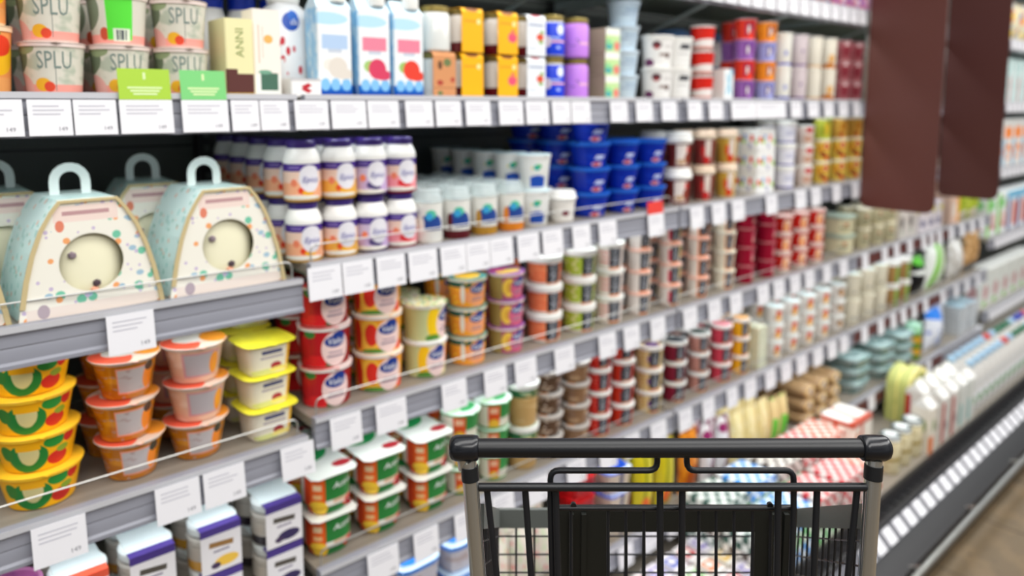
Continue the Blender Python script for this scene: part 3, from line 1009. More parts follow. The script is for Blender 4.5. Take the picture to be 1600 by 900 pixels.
def clearpot(kind, word, low):
    mt = mat(kind + ' print', '#f0efe9', 0.3, shapes=[B(0.0, 0.22, low), ('e', 0.44, 0.52, 0.13, 0.2, '#2f4d92'), ('r', 0.44, 0.42, 0.14, 0.10, '#2f4d92'), ('e', 0.44, 0.72, 0.06, 0.11, '#66c6a8'), ('e', 0.42, 0.66, 0.04, 0.09, '#4aa8d8'), ('e', 0.33, 0.45, 0.035, 0.22, low), B(0.84, 1.0, '#f0efe9')])
    r = 0.034
    bottle(kind, word + ' layered dessert pot with blue label and clear lid', r, [(r * 0.9, 0), (r * 0.97, 0.006), (r * 0.97, 0.086), (r, 0.09)], mt,
           [(r * 1.04, 0.0903), (r * 1.04, 0.096), (r * 0.85, 0.108), (r * 0.8, 0.118), (r * 0.7, 0.121)], CLEAR, name='dessert_pot', cat='dessert pot', capname='lid')
    KIND[kind].hw = KIND[kind].hd = r * 1.05


clearpot('cpwhite', 'white', '#f0efe9')
clearpot('cpred', 'dark red', '#5a1a22')
clearpot('cpmust', 'mustard', '#b98c3c')
clearpot('cporange', 'bright orange', '#e08a30')
for k, px in (('cpwhite', 669), ('cpred', 713), ('cpmust', 756), ('cporange', 798)):
    col(k, px, 'S2', 1, 5)
m_tall = mat('tall white cup print', '#eeefec', 0.35, shapes=[('r', 0.43, 0.25, 0.085, 0.15, '#2a57b4'), ('e', 0.43, 0.38, 0.06, 0.06, '#2a57b4'), ('e', 0.42, 0.66, 0.035, 0.09, '#45b0a4'), ('e', 0.44, 0.70, 0.03, 0.05, '#54b878'), ('e', 0.37, 0.64, 0.012, 0.04, '#e4dc9a')])
tub('tallwhite', 'white sour cream cup with blue patch and green leaf', 0.034, 0.042, 0.089, m_tall, lidm=mat('pale aqua foil', '#d4e8ee', 0.4), name='sour_cream_cup', cat='sour cream cup')
col('tallwhite', 834, 'S2', 2, 5)
m_wcap = mat('white tub with berry', '#ece8e2', 0.35, shapes=[('e', 0.42, 0.4, 0.05, 0.12, '#7a3a44'), B(0.7, 0.76, '#d8d2cc')])
tub('smallwhite', 'small white tub beside the blue bowls', 0.030, 0.035, 0.06, m_wcap, lid='dome', lidm=WHITE, lidh=0.022, name='cream_tub', cat='tub')
col('smallwhite', 878, 'S2', 1, 2)
m_bowl = mat('blue bowl print', '#12309c', 0.25, shapes=[('n', 3, 1.5, 0.58, '#1c46bc'), ('r', 0.46, 0.45, 0.045, 0.09, '#c8d2ee', 8), ('e', 0.44, 0.14, 0.06, 0.10, '#d4b0b4'), ('e', 0.43, 0.14, 0.03, 0.08, '#c8504c')])
m_bowlrim = mat('bright blue rim', '#2a68c8', 0.25)
tub('bluebowl', 'wide dark blue cream cheese bowl', 0.044, 0.056, 0.062, m_bowl, m_bowlrim, lid='cap', lidm=mat('blue lid top', '#1a3ca8', 0.25), lidh=0.006, name='cheese_bowl', cat='bowl', base=mat('navy base', '#10246c'))
tub('bluebowls', 'narrow dark blue cream cheese bowl', 0.038, 0.049, 0.062, m_bowl, m_bowlrim, lid='cap', lidm=mat('blue lid top', '#1a3ca8', 0.25), lidh=0.006, name='cheese_bowl', cat='bowl', base=mat('navy base', '#10246c'))
col('bluebowl', 920, 'S2', 4, 4, where='first column')
col('bluebowls', 970, 'S2', 3, 3, where='second column')
col('bluebowls', 1013, 'S2', 3, 3, where='third column')
m_choc = mat('chocolate cup print', '#6a2a24', 0.35, shapes=[('r', 0.40, 0.5, 0.075, 0.38, '#ece2da'), ('e', 0.40, 0.25, 0.07, 0.1, '#c9aa8a'), ('e', 0.49, 0.7, 0.03, 0.1, '#c93a34'), ('e', 0.48, 0.4, 0.04, 0.18, '#8a4030'), B(0, 0.06, '#7a2a28')])
tub('choc', 'brown dessert cup with domed white lid', 0.036, 0.041, 0.083, m_choc, lid='dome', lidm=WHITE, lidh=0.028, name='dessert_cup', cat='dessert cup')
col('choc', 1058, 'S2', 2, 2)


def fluff(kind, word, c1, c2):
    mt = mat(kind + ' print', c1, 0.35, shapes=[('r', 0.42, 0.5, 0.05, 0.4, '#eadcd2'), ('e', 0.40, 0.2, 0.06, 0.14, c2), ('e', 0.34, 0.5, 0.03, 0.2, c2)])
    tub(kind, word + ' dessert cup with beige crumble lid', 0.030, 0.034, 0.092, mt, CREAM, lid='dome', lidm=mat('beige crumble', '#dcc6b0', 0.6), lidh=0.02, name='dessert_cup', cat='dessert cup')


fluff('flred', 'dark red', '#7a3230', '#c93434')
fluff('flyel', 'yellow', '#c9a24a', '#d8482c')
col('flred', 1099, 'S2', 2, 2)
col('flyel', 1134, 'S2', 2, 2)
m_dots = mat('spotted box front', '#f4f4f2', 0.4, shapes=[('e', 0.3, 0.65, 0.06, 0.14, '#3a6ab8'), ('e', 0.22, 0.45, 0.08, 0.14, '#a8c850'), ('e', 0.62, 0.6, 0.08, 0.17, '#d84a3a'), ('e', 0.85, 0.4, 0.07, 0.14, '#a8c850'), ('e', 0.55, 0.2, 0.08, 0.14, '#b8b6ca'), ('e', 0.08, 0.55, 0.06, 0.14, '#d84a3a'), ('e', 0.42, 0.35, 0.03, 0.08, '#4a9a8a')])
carton('dotbox', 'white cheese box with coloured spots', 0.11, 0.08, 0.072, WHITE, m_dots, m_dots, WHITE, name='cheese_box', cat='box', flap=WHITE, bev=0.008)
col('dotbox', 1182, 'S2', 3, 2)
m_pband = mat('white tub purple band', '#e6e4ec', 0.4, shapes=[B(0.03, 0.12, '#5a56a0'), ('r', 0.42, 0.55, 0.09, 0.12, '#c8c8d8')])
tub('pband', 'white tub with purple foot band', 0.032, 0.035, 0.070, m_pband, lid='cap', lidm=WHITE, lidh=0.012, name='cream_tub', cat='tub')
col('pband', 1226, 'S2', 3, 2)
m_pinkc = mat('pink cream pot print', '#ecdcd2', 0.4, shapes=[('e', 0.42, 0.8, 0.08, 0.14, '#c83a3a'), ('e', 0.4, 0.35, 0.1, 0.15, '#d8a890')])
tub('pinkpot', 'pale pink pot with red berry near yellow cups', 0.028, 0.032, 0.074, m_pinkc, name='dessert_pot', cat='dessert pot')
col('pinkpot', 1256, 'S2', 3, 2)
m_yr = mat('yellow cup with red fruit', '#e8c860', 0.35, shapes=[('e', 0.42, 0.72, 0.055, 0.16, '#c83c30'), ('e', 0.36, 0.35, 0.05, 0.13, '#8a2a26'), ('e', 0.44, 0.2, 0.05, 0.13, '#c83c30'), ('e', 0.42, 0.72, 0.02, 0.06, '#f0d8c0'), ('e', 0.3, 0.6, 0.05, 0.2, '#d89a3a')])
m_yg = mat('lime yellow cup', '#c8d058', 0.35, shapes=[('e', 0.42, 0.5, 0.07, 0.3, '#e4c84a'), ('e', 0.34, 0.4, 0.03, 0.3, '#9aac3c')])
m_yo = mat('golden cup', '#dcae58', 0.35, shapes=[('e', 0.42, 0.6, 0.08, 0.2, '#c88a3a'), ('e', 0.38, 0.2, 0.05, 0.13, '#b8562c')])
tub('yr', 'yellow yogurt cup with round red fruit', 0.031, 0.035, 0.083, m_yr, CREAM, lidm=CREAM)
tub('yg', 'lime and yellow yogurt cup topping its column', 0.031, 0.035, 0.083, m_yg, CREAM, lidm=mat('lime foil', '#c9dc7c'))
tub('yo', 'golden yogurt cup topping its column', 0.031, 0.035, 0.083, m_yo, CREAM, lidm=CREAM)
col(['yr', 'yr', 'yg'], 1282, 'S2', where='left column')
col(['yr', 'yr', 'yo'], 1308, 'S2', where='middle column')
col(['yr', 'yr', 'yo'], 1331, 'S2', where='right column')

# cake boxes on the lower left shelf
m_cbf = mat('cake box front print', '#f4f1e6', 0.5, shapes=[('d', 7, 6, 0.24, '#7cc4a8'), ('d', 8, 7, 0.2, '#eeaa74', 3.3), ('d', 7, 8, 0.2, '#a9c4d4', 7.1), ('d', 12, 10, 0.18, '#cdbfd8', 5.7), ('r', 0.48, 0.88, 0.22, 0.07, '#f2dfd6'), ('r', 0.48, 0.885, 0.16, 0.018, '#bf9a9c'), ('e', 0.3, 0.78, 0.03, 0.05, '#dd8a72'), ('r', 0.5, 0.05, 0.45, 0.05, '#efe3da'), ('e', 0.16, 0.07, 0.04, 0.06, '#b6a8b0')])
m_cbs = mat('cake box side print', '#cfe0dd', 0.5, shapes=[('d', 9, 8, 0.26, '#a3c9c4'), ('d', 8, 9, 0.2, '#dcb4a2', 3.3), ('d', 9, 9, 0.18, '#74a898', 7.7)])
m_cake = mat('icing', '#f2eed2', 0.6, bump=(14, 0.3))
m_cbin = mat('cake box lining', '#d8cda0', 0.6)


def cakebox():
    w, dp, h = 0.212, 0.15, 0.185
    o = empty('cake_box')

    def outline(ww, hh, z0=0.0):
        L = [(-ww / 2, z0), (ww / 2, z0)]
        R = [(ww / 2 * k, hh * q) for k, q in ((0.97, 0.12), (0.90, 0.34), (0.80, 0.56), (0.67, 0.76), (0.52, 0.91), (0.40, 1.0))]
        return L + R + [(-x, z) for x, z in reversed(R)]
    # front and back panels with a round window in the front
    out = outline(w, h)
    fr = MB()
    y = -dp / 2
    wc, wr = (0.0, 0.082), 0.047
    N = 48

    def hit(a):
        best = None
        c, s_ = math.cos(a), math.sin(a)
        for i in range(len(out)):
            (ax, az), (bx, bz) = out[i], out[(i + 1) % len(out)]
            ex, ez = bx - ax, bz - az
            det = c * -ez + ex * s_
            if abs(det) < 1e-9:
                continue
            t = ((ax - wc[0]) * -ez + ex * (az - wc[1])) / det
            q = (c * (az - wc[1]) - s_ * (ax - wc[0])) / det
            if t > 0 and -1e-6 <= q <= 1 + 1e-6:
                best = t if best is None else min(best, t)
        return (wc[0] + c * best, wc[1] + s_ * best)
    for k, yy in enumerate((y, y + 0.0015)):
        ring_o, ring_i = [], []
        for i in range(N):
            a = 2 * PI * i / N
            p = hit(a)
            ring_o.append(len(fr.v))
            fr.v.append((p[0], yy, p[1]))
            ring_i.append(len(fr.v))
            fr.v.append((wc[0] + wr * math.cos(a), yy, wc[1] + wr * math.sin(a)))
        for i in range(N):
            j = (i + 1) % N
            q = (ring_i[i], ring_i[j], ring_o[j], ring_o[i])
            if k == 0:
                q = tuple(reversed(q))
            fr.face(q if k else q, m_cbf if k == 0 else m_cbin, [((fr.v[t][0] + w / 2) / w, fr.v[t][2] / h) for t in q])
    for i in range(N):
        j = (i + 1) % N
        a0, b0 = 2 * i + 1, 2 * j + 1
        fr.face((a0, b0, 2 * N + b0, 2 * N + a0), m_cbin)
    fr.build('front_panel', o, smooth=0)
    bk = MB()
    bk.prism(out, dp / 2 - 0.0015, dp / 2, m_cbs, 'Y')
    bk.build('rear_panel', o, smooth=0)
    # wrapped sides and top, set back from the front edge
    sd = MB()
    n = len(out)
    inn = [(x * 0.985, z * 0.992 + 0.001) for x, z in out]
    for i in range(n):
        j = (i + 1) % n
        A, Bq = inn[i], inn[j]
        o0 = len(sd.v)
        sd.v += [(A[0], y + 0.002, A[1]), (Bq[0], y + 0.002, Bq[1]), (Bq[0], dp / 2 - 0.002, Bq[1]), (A[0], dp / 2 - 0.002, A[1])]
        sd.face((o0, o0 + 1, o0 + 2, o0 + 3), m_cbs, [(0, A[1] / h), (0, Bq[1] / h), (1, Bq[1] / h), (1, A[1] / h)])
    sd.build('side_panel', o, smooth=0)
    # kraft edge strips framing the front
    ed = MB()
    for i in range(1, n):
        j = (i + 1) % n
        A, Bq = out[i], out[j]
        ia, ib = (A[0] * 0.94, A[1] * 0.975), (Bq[0] * 0.94, Bq[1] * 0.975)
        if i == n - 1:
            continue
        o0 = len(ed.v)
        yf = y - 0.0035
        ed.v += [(A[0] * 1.012, yf, A[1]), (Bq[0] * 1.012, yf, Bq[1]), (ib[0], yf, ib[1]), (ia[0], yf, ia[1]), (A[0] * 1.012, y - 0.0002, A[1]), (Bq[0] * 1.012, y - 0.0002, Bq[1]), (ib[0], y - 0.0002, ib[1]), (ia[0], y - 0.0002, ia[1])]
        for q in ((0, 1, 2, 3), (0, 4, 5, 1), (3, 2, 6, 7), (4, 7, 6, 5)):
            ed.face([o0 + t for t in q], CARD)
    ed.build('kraft_edge', o, smooth=0)
    # carrying loop
    hd = MB()
    ro, ri = 0.031, 0.0165
    pts = [(-ro, 0), (-ro, 0.022)] + [(-ro * math.cos(math.radians(t)), 0.022 + ro * math.sin(math.radians(t))) for t in range(20, 180, 20)] + [(ro, 0.022), (ro, 0)]
    pin = [(-ri, 0), (-ri, 0.022)] + [(-ri * math.cos(math.radians(t)), 0.022 + ri * math.sin(math.radians(t))) for t in range(20, 180, 20)] + [(ri, 0.022), (ri, 0)]
    hm = mat('box handle card', '#e6efec', 0.5)
    for i in range(len(pts) - 1):
        o0 = len(hd.v)
        for yy in (-0.0012, 0.0012):
            hd.v += [(p[0], yy + 0.022, h + p[1] - 0.001) for p in (pts[i], pts[i + 1], pin[i + 1], pin[i])]
        for q in ((0, 1, 2, 3), (7, 6, 5, 4), (0, 4, 5, 1), (3, 2, 6, 7)):
            hd.face([o0 + t for t in q], hm)
    hd.build('carry_handle', o, smooth=0)
    ck = MB()
    ck.lathe([(0.055, 0.003), (0.06, 0.01), (0.062, 0.05), (0.063, 0.095), (0.060, 0.128), (0.045, 0.142), (0.008, 0.146)], m_cake, 40, 3.2, 1.08)
    for (a, zz, c) in ((-PI / 2 - 0.4, 0.095, '#8a7c84'), (-PI / 2 + 0.1, 0.045, '#4a3c44'), (-PI / 2 + 0.05, 0.034, '#eeb096')):
        cx, cy = 0.0672 * math.cos(a), -0.0672
        ck.lathe([(0.001, zz - 0.006), (0.006, zz - 0.003), (0.006, zz + 0.003), (0.001, zz + 0.006)], mat('icing dot ' + c, c, 0.6), 10, cx=cx, cy=cy)
    ck.build('cake', o)
    return o


KIND['cakebox'] = Kind(cakebox, 0.108, 0.08, 0.25, 'cake box', 'cake box', 'arched easter cake boxes')
for px, yy, rz, lab in ((123, 0.098, 0.06, 'arched pastel cake box with round window, front one in the middle'), (331, 0.098, 0.05, 'arched pastel cake box with round window, front one beside the drinking yogurts'), (-140, 0.098, 0.06, 'arched pastel cake box, front one cut by the left picture edge'),
                        (232, 0.275, -0.08, 'pale cake box with handle standing behind, between the two front boxes'), (2, 0.275, 0.0, 'pale cake box with handle standing behind, at the left edge')):
    X = x_at(px, yy, S['L2'] + 0.08)
    KIND['cakebox'].spawn((X, yy, S['L2'] + 0.0006), rz, lab)
    PLACED.append((X, yy, 0.108, 0.08, S['L2'], S['L2'] + 0.25, 'cakebox'))

# ------------------------------------------------------------------ left jelly shelf (L3)
m_yel = mat('yellow stack print', '#f2b422', 0.35, shapes=[('e', 0.44, 0.45, 0.085, 0.42, '#2a7c3a'), ('e', 0.445, 0.58, 0.042, 0.34, '#d9cf9a'), ('r', 0.445, 0.86, 0.048, 0.2, '#f2b422'), ('e', 0.55, 0.8, 0.045, 0.17, '#2f8a3a'), ('e', 0.35, 0.6, 0.03, 0.22, '#3a7a34'), ('e', 0.57, 0.3, 0.05, 0.2, '#c8342c'), ('e', 0.62, 0.8, 0.03, 0.16, '#c8342c'), ('e', 0.59, 0.52, 0.03, 0.1, '#8ea53a')])
m_yelrim = mat('yellow rim', '#f2c23a', 0.35)
tub('yellowu', 'yellow yogurt tub with green letter and strawberry', 0.048, 0.060, 0.061, m_yel, m_yelrim, lidm=m_yelrim, seg=36)
col('yellowu', 58, 'L3', 4, 2, jit=0.003)
m_jel = mat('orange jelly', '#b4701a', 0.15, shapes=[('n', 5, 3, 0.5, '#cd8c2a'), ('r', 0.51, 0.50, 0.105, 0.34, '#ef9f84'), ('r', 0.51, 0.50, 0.098, 0.30, '#c4bcbc'), ('n', 12, 9, 0.6, '#b09a98'), ('e', 0.585, 0.5, 0.035, 0.3, '#ef8e2a'), ('e', 0.59, 0.78, 0.03, 0.13, '#3c3a2c')], coat=0.4)
m_jelp = mat('pale peach jelly', '#e0b8a0', 0.2, shapes=[('n', 5, 3, 0.5, '#e8c8b4'), ('r', 0.5, 0.52, 0.115, 0.34, '#d09a9c'), ('r', 0.5, 0.52, 0.10, 0.29, '#b9b2b6'), ('e', 0.585, 0.5, 0.035, 0.3, '#ef9a3a')], coat=0.4)
m_jlid = mat('jelly lid foil', '#dcc4b4', 0.3, shapes=[('e', 0.2, 0.35, 0.35, 0.4, '#d8604a'), ('e', 0.5, 0.6, 0.3, 0.25, '#e0dcd4'), ('e', 0.8, 0.5, 0.2, 0.3, '#e0943a')])
m_jrim = mat('jelly cup rim', '#e2d4c6', 0.2)
for k, d, mt in (('jelo', 'fruit jelly cup in clear orange with white label', m_jel), ('jelp', 'pale peach fruit jelly cup with grey label', m_jelp)):
    tub(k, d, 0.039, 0.051, 0.070, mt, m_jrim, lidk=1.13, lidm=m_jlid, name='jelly_cup', cat='jelly cup', base=mt, seg=36)
col('jelo', 200, 'L3', 3, 2, jit=0.004, where='left column')
col(['jelo', 'jelp', 'jelp'], 306, 'L3', 3, 2, jit=0.004, where='right column')
m_wy = mat('white tub with cherry print', '#f0ead8', 0.4, shapes=[('r', 0.62, 0.5, 0.02, 0.45, '#f0c04a'), ('r', 0.5, 0.75, 0.07, 0.06, '#55587c'), ('r', 0.5, 0.58, 0.08, 0.04, '#b9b0b4'), ('e', 0.53, 0.28, 0.04, 0.12, '#a83a44'), ('e', 0.45, 0.12, 0.1, 0.1, '#d9dc9a'), ('e', 0.56, 0.16, 0.08, 0.08, '#efe08a')])
m_ylid = mat('yellow foil lid', '#ede64a', 0.35, shapes=[('n', 4, 4, 0.55, '#e0dc4e')])
m_glid = mat('lime foil lid', '#b8d43c', 0.35)
tub('whiteyel', 'white curd tub with yellow lid and cherries', 0.039, 0.045, 0.062, m_wy, mat('tub rim', '#e9df8a'), lidm=m_ylid, n=4.5, lidk=1.22, base=CREAM, name='curd_tub', cat='tub', seg=36)
tub('whitelime', 'white curd tub with lime green lid topping the yellow ones', 0.039, 0.045, 0.062, m_wy, mat('tub rim', '#e9df8a'), lidm=m_glid, n=4.5, lidk=1.22, base=CREAM, name='curd_tub', cat='tub', seg=36)
col(['whiteyel', 'whiteyel', 'whiteyel'], 412, 'L3', rows=2, jit=0.002, rz=0.06)
KIND['whitelime'].spawn((x_at(384, 0.20, S['L3'] + 0.2), 0.1995, S['L3'] + 0.0006 + 3 * KIND['whiteyel'].pitch), 0.1, 'white curd tub with lime green lid topping the second row of yellow lids')

# ------------------------------------------------------------------ S3


def valio(kind, desc, rb, rt, h, base, shapes, rim=WHITE, lidm=WHITE, u=0.5, oval='#f2d8d4', **kw):
    sh = [tuple(s) for s in shapes] + [('e', u, 0.47, 0.095, 0.44, oval), ('e', u - 0.005, 0.66, 0.070, 0.15, '#213c86'), ('e', u + 0.02, 0.78, 0.045, 0.12, '#213c86'), ('r', u, 0.38, 0.05, 0.02, '#a890a0'), ('r', u, 0.28, 0.06, 0.025, '#9a8494')]
    tub(kind, desc, rb, rt, h, mat(kind + ' print', base, 0.35, shapes=sh), rim, lidm=lidm, text=[('Valio', u - 0.003, 0.66, 0.018, WHITEINK)], seg=36, **kw)


m_lidred = mat('red printed lid', '#e8dcd8', 0.35, shapes=[('e', 0.4, 0.4, 0.4, 0.35, '#c83a3a')])
m_lidpe = mat('peach printed lid', '#f0e4d4', 0.35, shapes=[('e', 0.5, 0.4, 0.4, 0.3, '#eaa04a')])
valio('vred', 'red strawberry yogurt tub with blue oval', 0.049, 0.0525, 0.083, '#8e1420', [('e', 0.40, 0.55, 0.085, 0.48, '#b0202a'), ('e', 0.36, 0.12, 0.12, 0.2, '#d32a30'), ('e', 0.29, 0.5, 0.04, 0.3, '#c0262c'), ('e', 0.33, 0.85, 0.04, 0.1, '#3c7a3c'), ('e', 0.47, 0.08, 0.04, 0.09, '#4a5a34')], lidm=m_lidred)
valio('vpeach', 'orange peach yogurt tub with blue oval', 0.049, 0.0525, 0.083, '#f0a43c', [('e', 0.36, 0.5, 0.075, 0.44, '#f6c250'), ('e', 0.375, 0.52, 0.045, 0.3, '#d83a2e'), ('e', 0.27, 0.5, 0.035, 0.4, '#cc3a28'), ('e', 0.4, 0.05, 0.1, 0.10, '#5a8a3a'), ('e', 0.60, 0.15, 0.04, 0.14, '#e8563a')], lidm=m_lidpe)
valio('vlemon', 'pale lemon yogurt tub with blue oval', 0.046, 0.049, 0.083, '#ecdfae', [('r', 0.23, 0.5, 0.14, 0.5, '#c9cf9c'), ('e', 0.39, 0.5, 0.05, 0.46, '#f4c42c'), ('e', 0.40, 0.08, 0.07, 0.12, '#58863c'), ('e', 0.61, 0.6, 0.03, 0.3, '#ef8a3c')], lidm=WHITE)
valio('vlemont', 'pale green lemon yogurt tub with fruit picture lid', 0.046, 0.049, 0.083, '#c9cf9c', [('e', 0.47, 0.52, 0.055, 0.46, '#f4cc30'), ('e', 0.46, 0.1, 0.06, 0.10, '#5a8a3c')], u=0.585, lidm=mat('fruit picture lid', '#e9e6cc', 0.35, shapes=[('d', 7, 7, 0.4, '#7a9a4a'), ('d', 6, 6, 0.3, '#d8c23c', 2.2), ('d', 5, 5, 0.22, '#b05a3a', 5.1)]))
valio('vfruit', 'small orange fruit yogurt tub with dark green edge', 0.041, 0.0455, 0.068, '#ef9c3c', [B(0.74, 1.0, '#2c5a4c'), ('d', 22, 8, 0.33, '#f6c84a'), ('e', 0.36, 0.5, 0.02, 0.34, '#eae6dc'), ('e', 0.45, 0.4, 0.07, 0.25, '#f0a070')], u=0.5, oval='#f0a878', lidm=mat('teal fruit lid', '#4a8a8a', 0.35, shapes=[('e', 0.5, 0.5, 0.35, 0.3, '#f0c04a')]))
valio('vplum', 'small purple yogurt tub with yellow fruit', 0.041, 0.0455, 0.066, '#a85a78', [('r', 0.27, 0.5, 0.08, 0.5, '#a0905a'), ('e', 0.41, 0.5, 0.06, 0.36, '#ecc85a'), ('e', 0.42, 0.5, 0.03, 0.2, '#d8a44a'), ('e', 0.55, 0.3, 0.06, 0.3, '#d85a70')], u=0.52, oval='#cc6a88', lidm=mat('purple fruit lid', '#8a5aa0', 0.35, shapes=[('e', 0.5, 0.4, 0.4, 0.2, '#e8c860'), ('e', 0.4, 0.7, 0.3, 0.15, '#d85a90')]))
col('vred', 508, 'S3', 3, 2)
col('vpeach', 590, 'S3', 3, 2)
col(['vlemon', 'vlemont'], 664, 'S3', rows=2)
col('vfruit', 730, 'S3', 3, 2)
col('vplum', 790, 'S3', 3, 2)


def neo(kind, desc, rb, rt, h, base, shapes=(), pu=0.50, pw=0.075, group=None, rim=WHITE, lidm=WHITE, size=0.026, **kw):
    sh = list(shapes) + [('r', pu, 0.5, pw, 0.40, '#23262e'), ('r', pu, 0.06, pw, 0.045, '#e8945a')]
    rr = rb + (rt - rb) * 0.5
    tub(kind, desc, rb, rt, h, mat(kind + ' print', base, 0.35, shapes=sh), rim, lidm=lidm, text=[('NEO', pu, 0.5, size, mat('pale ink', '#c9cdd6', 0.5), 1)], group=group, **kw)


neo('neoor', 'salmon orange yogurt cup with black panel', 0.041, 0.0455, 0.062, '#e8825c', pu=0.48, shapes=[('n', 14, 8, 0.55, '#ef9a70'), ('r', 0.5, 0.05, 5, 0.06, '#f0ebe4')], lid='cap', lidh=0.014)
neo('neogr', 'lime green yogurt cup with black panel', 0.040, 0.0445, 0.062, '#a8bc4a', pu=0.475, shapes=[('d', 14, 5, 0.33, '#e2dcae'), ('r', 0.5, 0.05, 5, 0.06, '#f0ebe4')], lid='cap', lidh=0.014)
neo('neopk', 'white yogurt cup with pink stripes and black panel', 0.036, 0.041, 0.070, '#f0e4de', pu=0.445, shapes=[('r', 0.31, 0.72, 0.07, 0.035, '#dc7a7a', 6), ('r', 0.31, 0.52, 0.07, 0.035, '#dc7a7a', 6), ('r', 0.31, 0.32, 0.07, 0.035, '#dc7a7a', 6)], lid='cap', lidh=0.007)
col('neoor', 850, 'S3', 3, 2)
col('neogr', 904, 'S3', 3, 2)
col('neopk', 951, 'S3', 3, 2)
m_pkl = mat('pale pink foil', '#f0cabb', 0.35)
NEOD = 'small white yogurt cup with black panel'
neo('neow1', NEOD + ' and yellow dots', 0.030, 0.036, 0.063, '#f0e9e3', [('d', 30, 9, 0.3, '#d8b84a'), ('r', 0.2, 0.5, 0.17, 0.6, '#f0e9e3')], lidm=m_pkl, size=0.022, rim=m_pkl, pu=0.445, )
neo('neow2', NEOD + ' and red square', 0.030, 0.036, 0.063, '#f1e9e2', [('r', 0.36, 0.45, 0.03, 0.3, '#c83a52'), ('r', 0.52, 0.6, 0.03, 0.3, '#e8cc4a')], lidm=m_pkl, size=0.022, rim=m_pkl, pu=0.445, )
neo('neow3', NEOD + ' and orange edge', 0.030, 0.036, 0.063, '#f1e8df', [('r', 0.445, 0.5, 0.10, 0.46, '#e8905c')], lidm=m_pkl, size=0.022, rim=m_pkl, pu=0.445, )
neo('neow4', 'small cream yogurt cup with black panel', 0.030, 0.036, 0.063, '#ece4d2', [('r', 0.43, 0.5, 0.08, 0.44, '#e0a070')], lidm=CREAM, size=0.022, pw=0.06, pu=0.43)
for k, px in (('neow1', 998), ('neow2', 1046), ('neow3', 1090), ('neow4', 1131)):
    col(k, px, 'S3', 4, 2)
m_crim = mat('crimson cup', '#8e1230', 0.3, shapes=[('r', 0.5, 0.5, 0.03, 0.3, '#c86a7a'), ('e', 0.52, 0.35, 0.04, 0.12, '#e0b0a8')])
tub('crim', 'shiny crimson yogurt cup', 0.030, 0.0345, 0.063, m_crim, mat('dull crimson rim', '#c28a8c'), lidm=mat('crimson foil', '#a83a4c'), base=m_crim)
cols('crim', (1163, 1196), 'S3', 4, 2)
m_rfr = mat('red fruit cup print', '#c22c24', 0.35, shapes=[('e', 0.40, 0.5, 0.07, 0.36, '#f0d8c4'), ('e', 0.39, 0.45, 0.035, 0.26, '#ef9a3c'), ('e', 0.48, 0.7, 0.04, 0.16, '#f0c8b8'), B(0, 0.16, '#e8dcd4')])
tub('rfr', 'red fruit yogurt cup with white splash', 0.029, 0.033, 0.068, m_rfr, mat('pale rose rim', '#e2c4bc'), lidm=mat('pale rose rim', '#e2c4bc'))
cols('rfr', (1222, 1248, 1273), 'S3', 3, 2)
m_bei = mat('beige cheese tub print', '#d9d2b2', 0.4, shapes=[('e', 0.40, 0.62, 0.03, 0.1, '#a86a4a'), ('r', 0.40, 0.42, 0.07, 0.06, '#8a8a6a'), ('r', 0.40, 0.25, 0.05, 0.04, '#a8a488')])
tub('beige', 'square beige cheese tub with small emblem', 0.050, 0.056, 0.072, m_bei, mat('grey green lid', '#b4c2b4'), lidm=mat('grey green lid', '#b4c2b4'), n=4, lid='cap', lidh=0.008, name='cheese_tub', cat='tub')
col('beige', 1309, 'S3', 2, 2)
tub('beiges', 'small beige cheese tub below the nearer brown sign', 0.030, 0.034, 0.085, m_bei, CREAM, lidm=CREAM, name='cheese_tub', cat='tub')
cols('beiges', (1346, 1367, 1387), 'S3', 2, 2)
m_pp = mat('white pack with grey picture', '#ddd8d2', 0.5, shapes=[('e', 0.25, 0.5, 0.2, 0.2, '#4c4448'), ('e', 0.3, 0.2, 0.1, 0.1, '#8a9a84'), ('n', 5, 5, 0.6, '#c49a98')])
m_pp2 = mat('white pack with violet print', '#dcd6da', 0.5, shapes=[('e', 0.5, 0.3, 0.3, 0.12, '#5a5a80'), ('e', 0.8, 0.75, 0.2, 0.12, '#d8d070'), ('n', 5, 5, 0.6, '#c8b0b8')])
carton('pp1', 'white cheese pack with dark round picture below the brown sign', 0.095, 0.06, 0.15, m_pp, m_pp, name='cheese_pack', cat='cheese pack')
carton('pp2', 'white cheese pack with violet print below the brown sign', 0.095, 0.06, 0.14, m_pp2, m_pp2, name='cheese_pack', cat='cheese pack')
for k, px, wh in (('pp1', 1402, 'first of two'), ('pp1', 1416, 'second of two'), ('pp2', 1432, 'first of three'), ('pp2', 1445, 'second of three'), ('pp2', 1456, 'third of three')):
    col(k, px, 'S3', 1, 1, where=wh)
m_oc = mat('pale pink carton with green emblem', '#dcbfae', 0.5, shapes=[('e', 0.4, 0.72, 0.12, 0.1, '#4a7a5c'), ('r', 0.4, 0.3, 0.15, 0.14, '#e8e4dc'), ('r', 0.92, 0.5, 0.2, 0.5, '#eeac4c')])
carton('orcart', 'pale pink and orange carton in the gap between the signs', 0.13, 0.09, 0.235, mat('pale pink card', '#dcbfae'), m_oc, name='carton', cat='carton')
col('orcart', 1478, 'S3')

# pillow bags


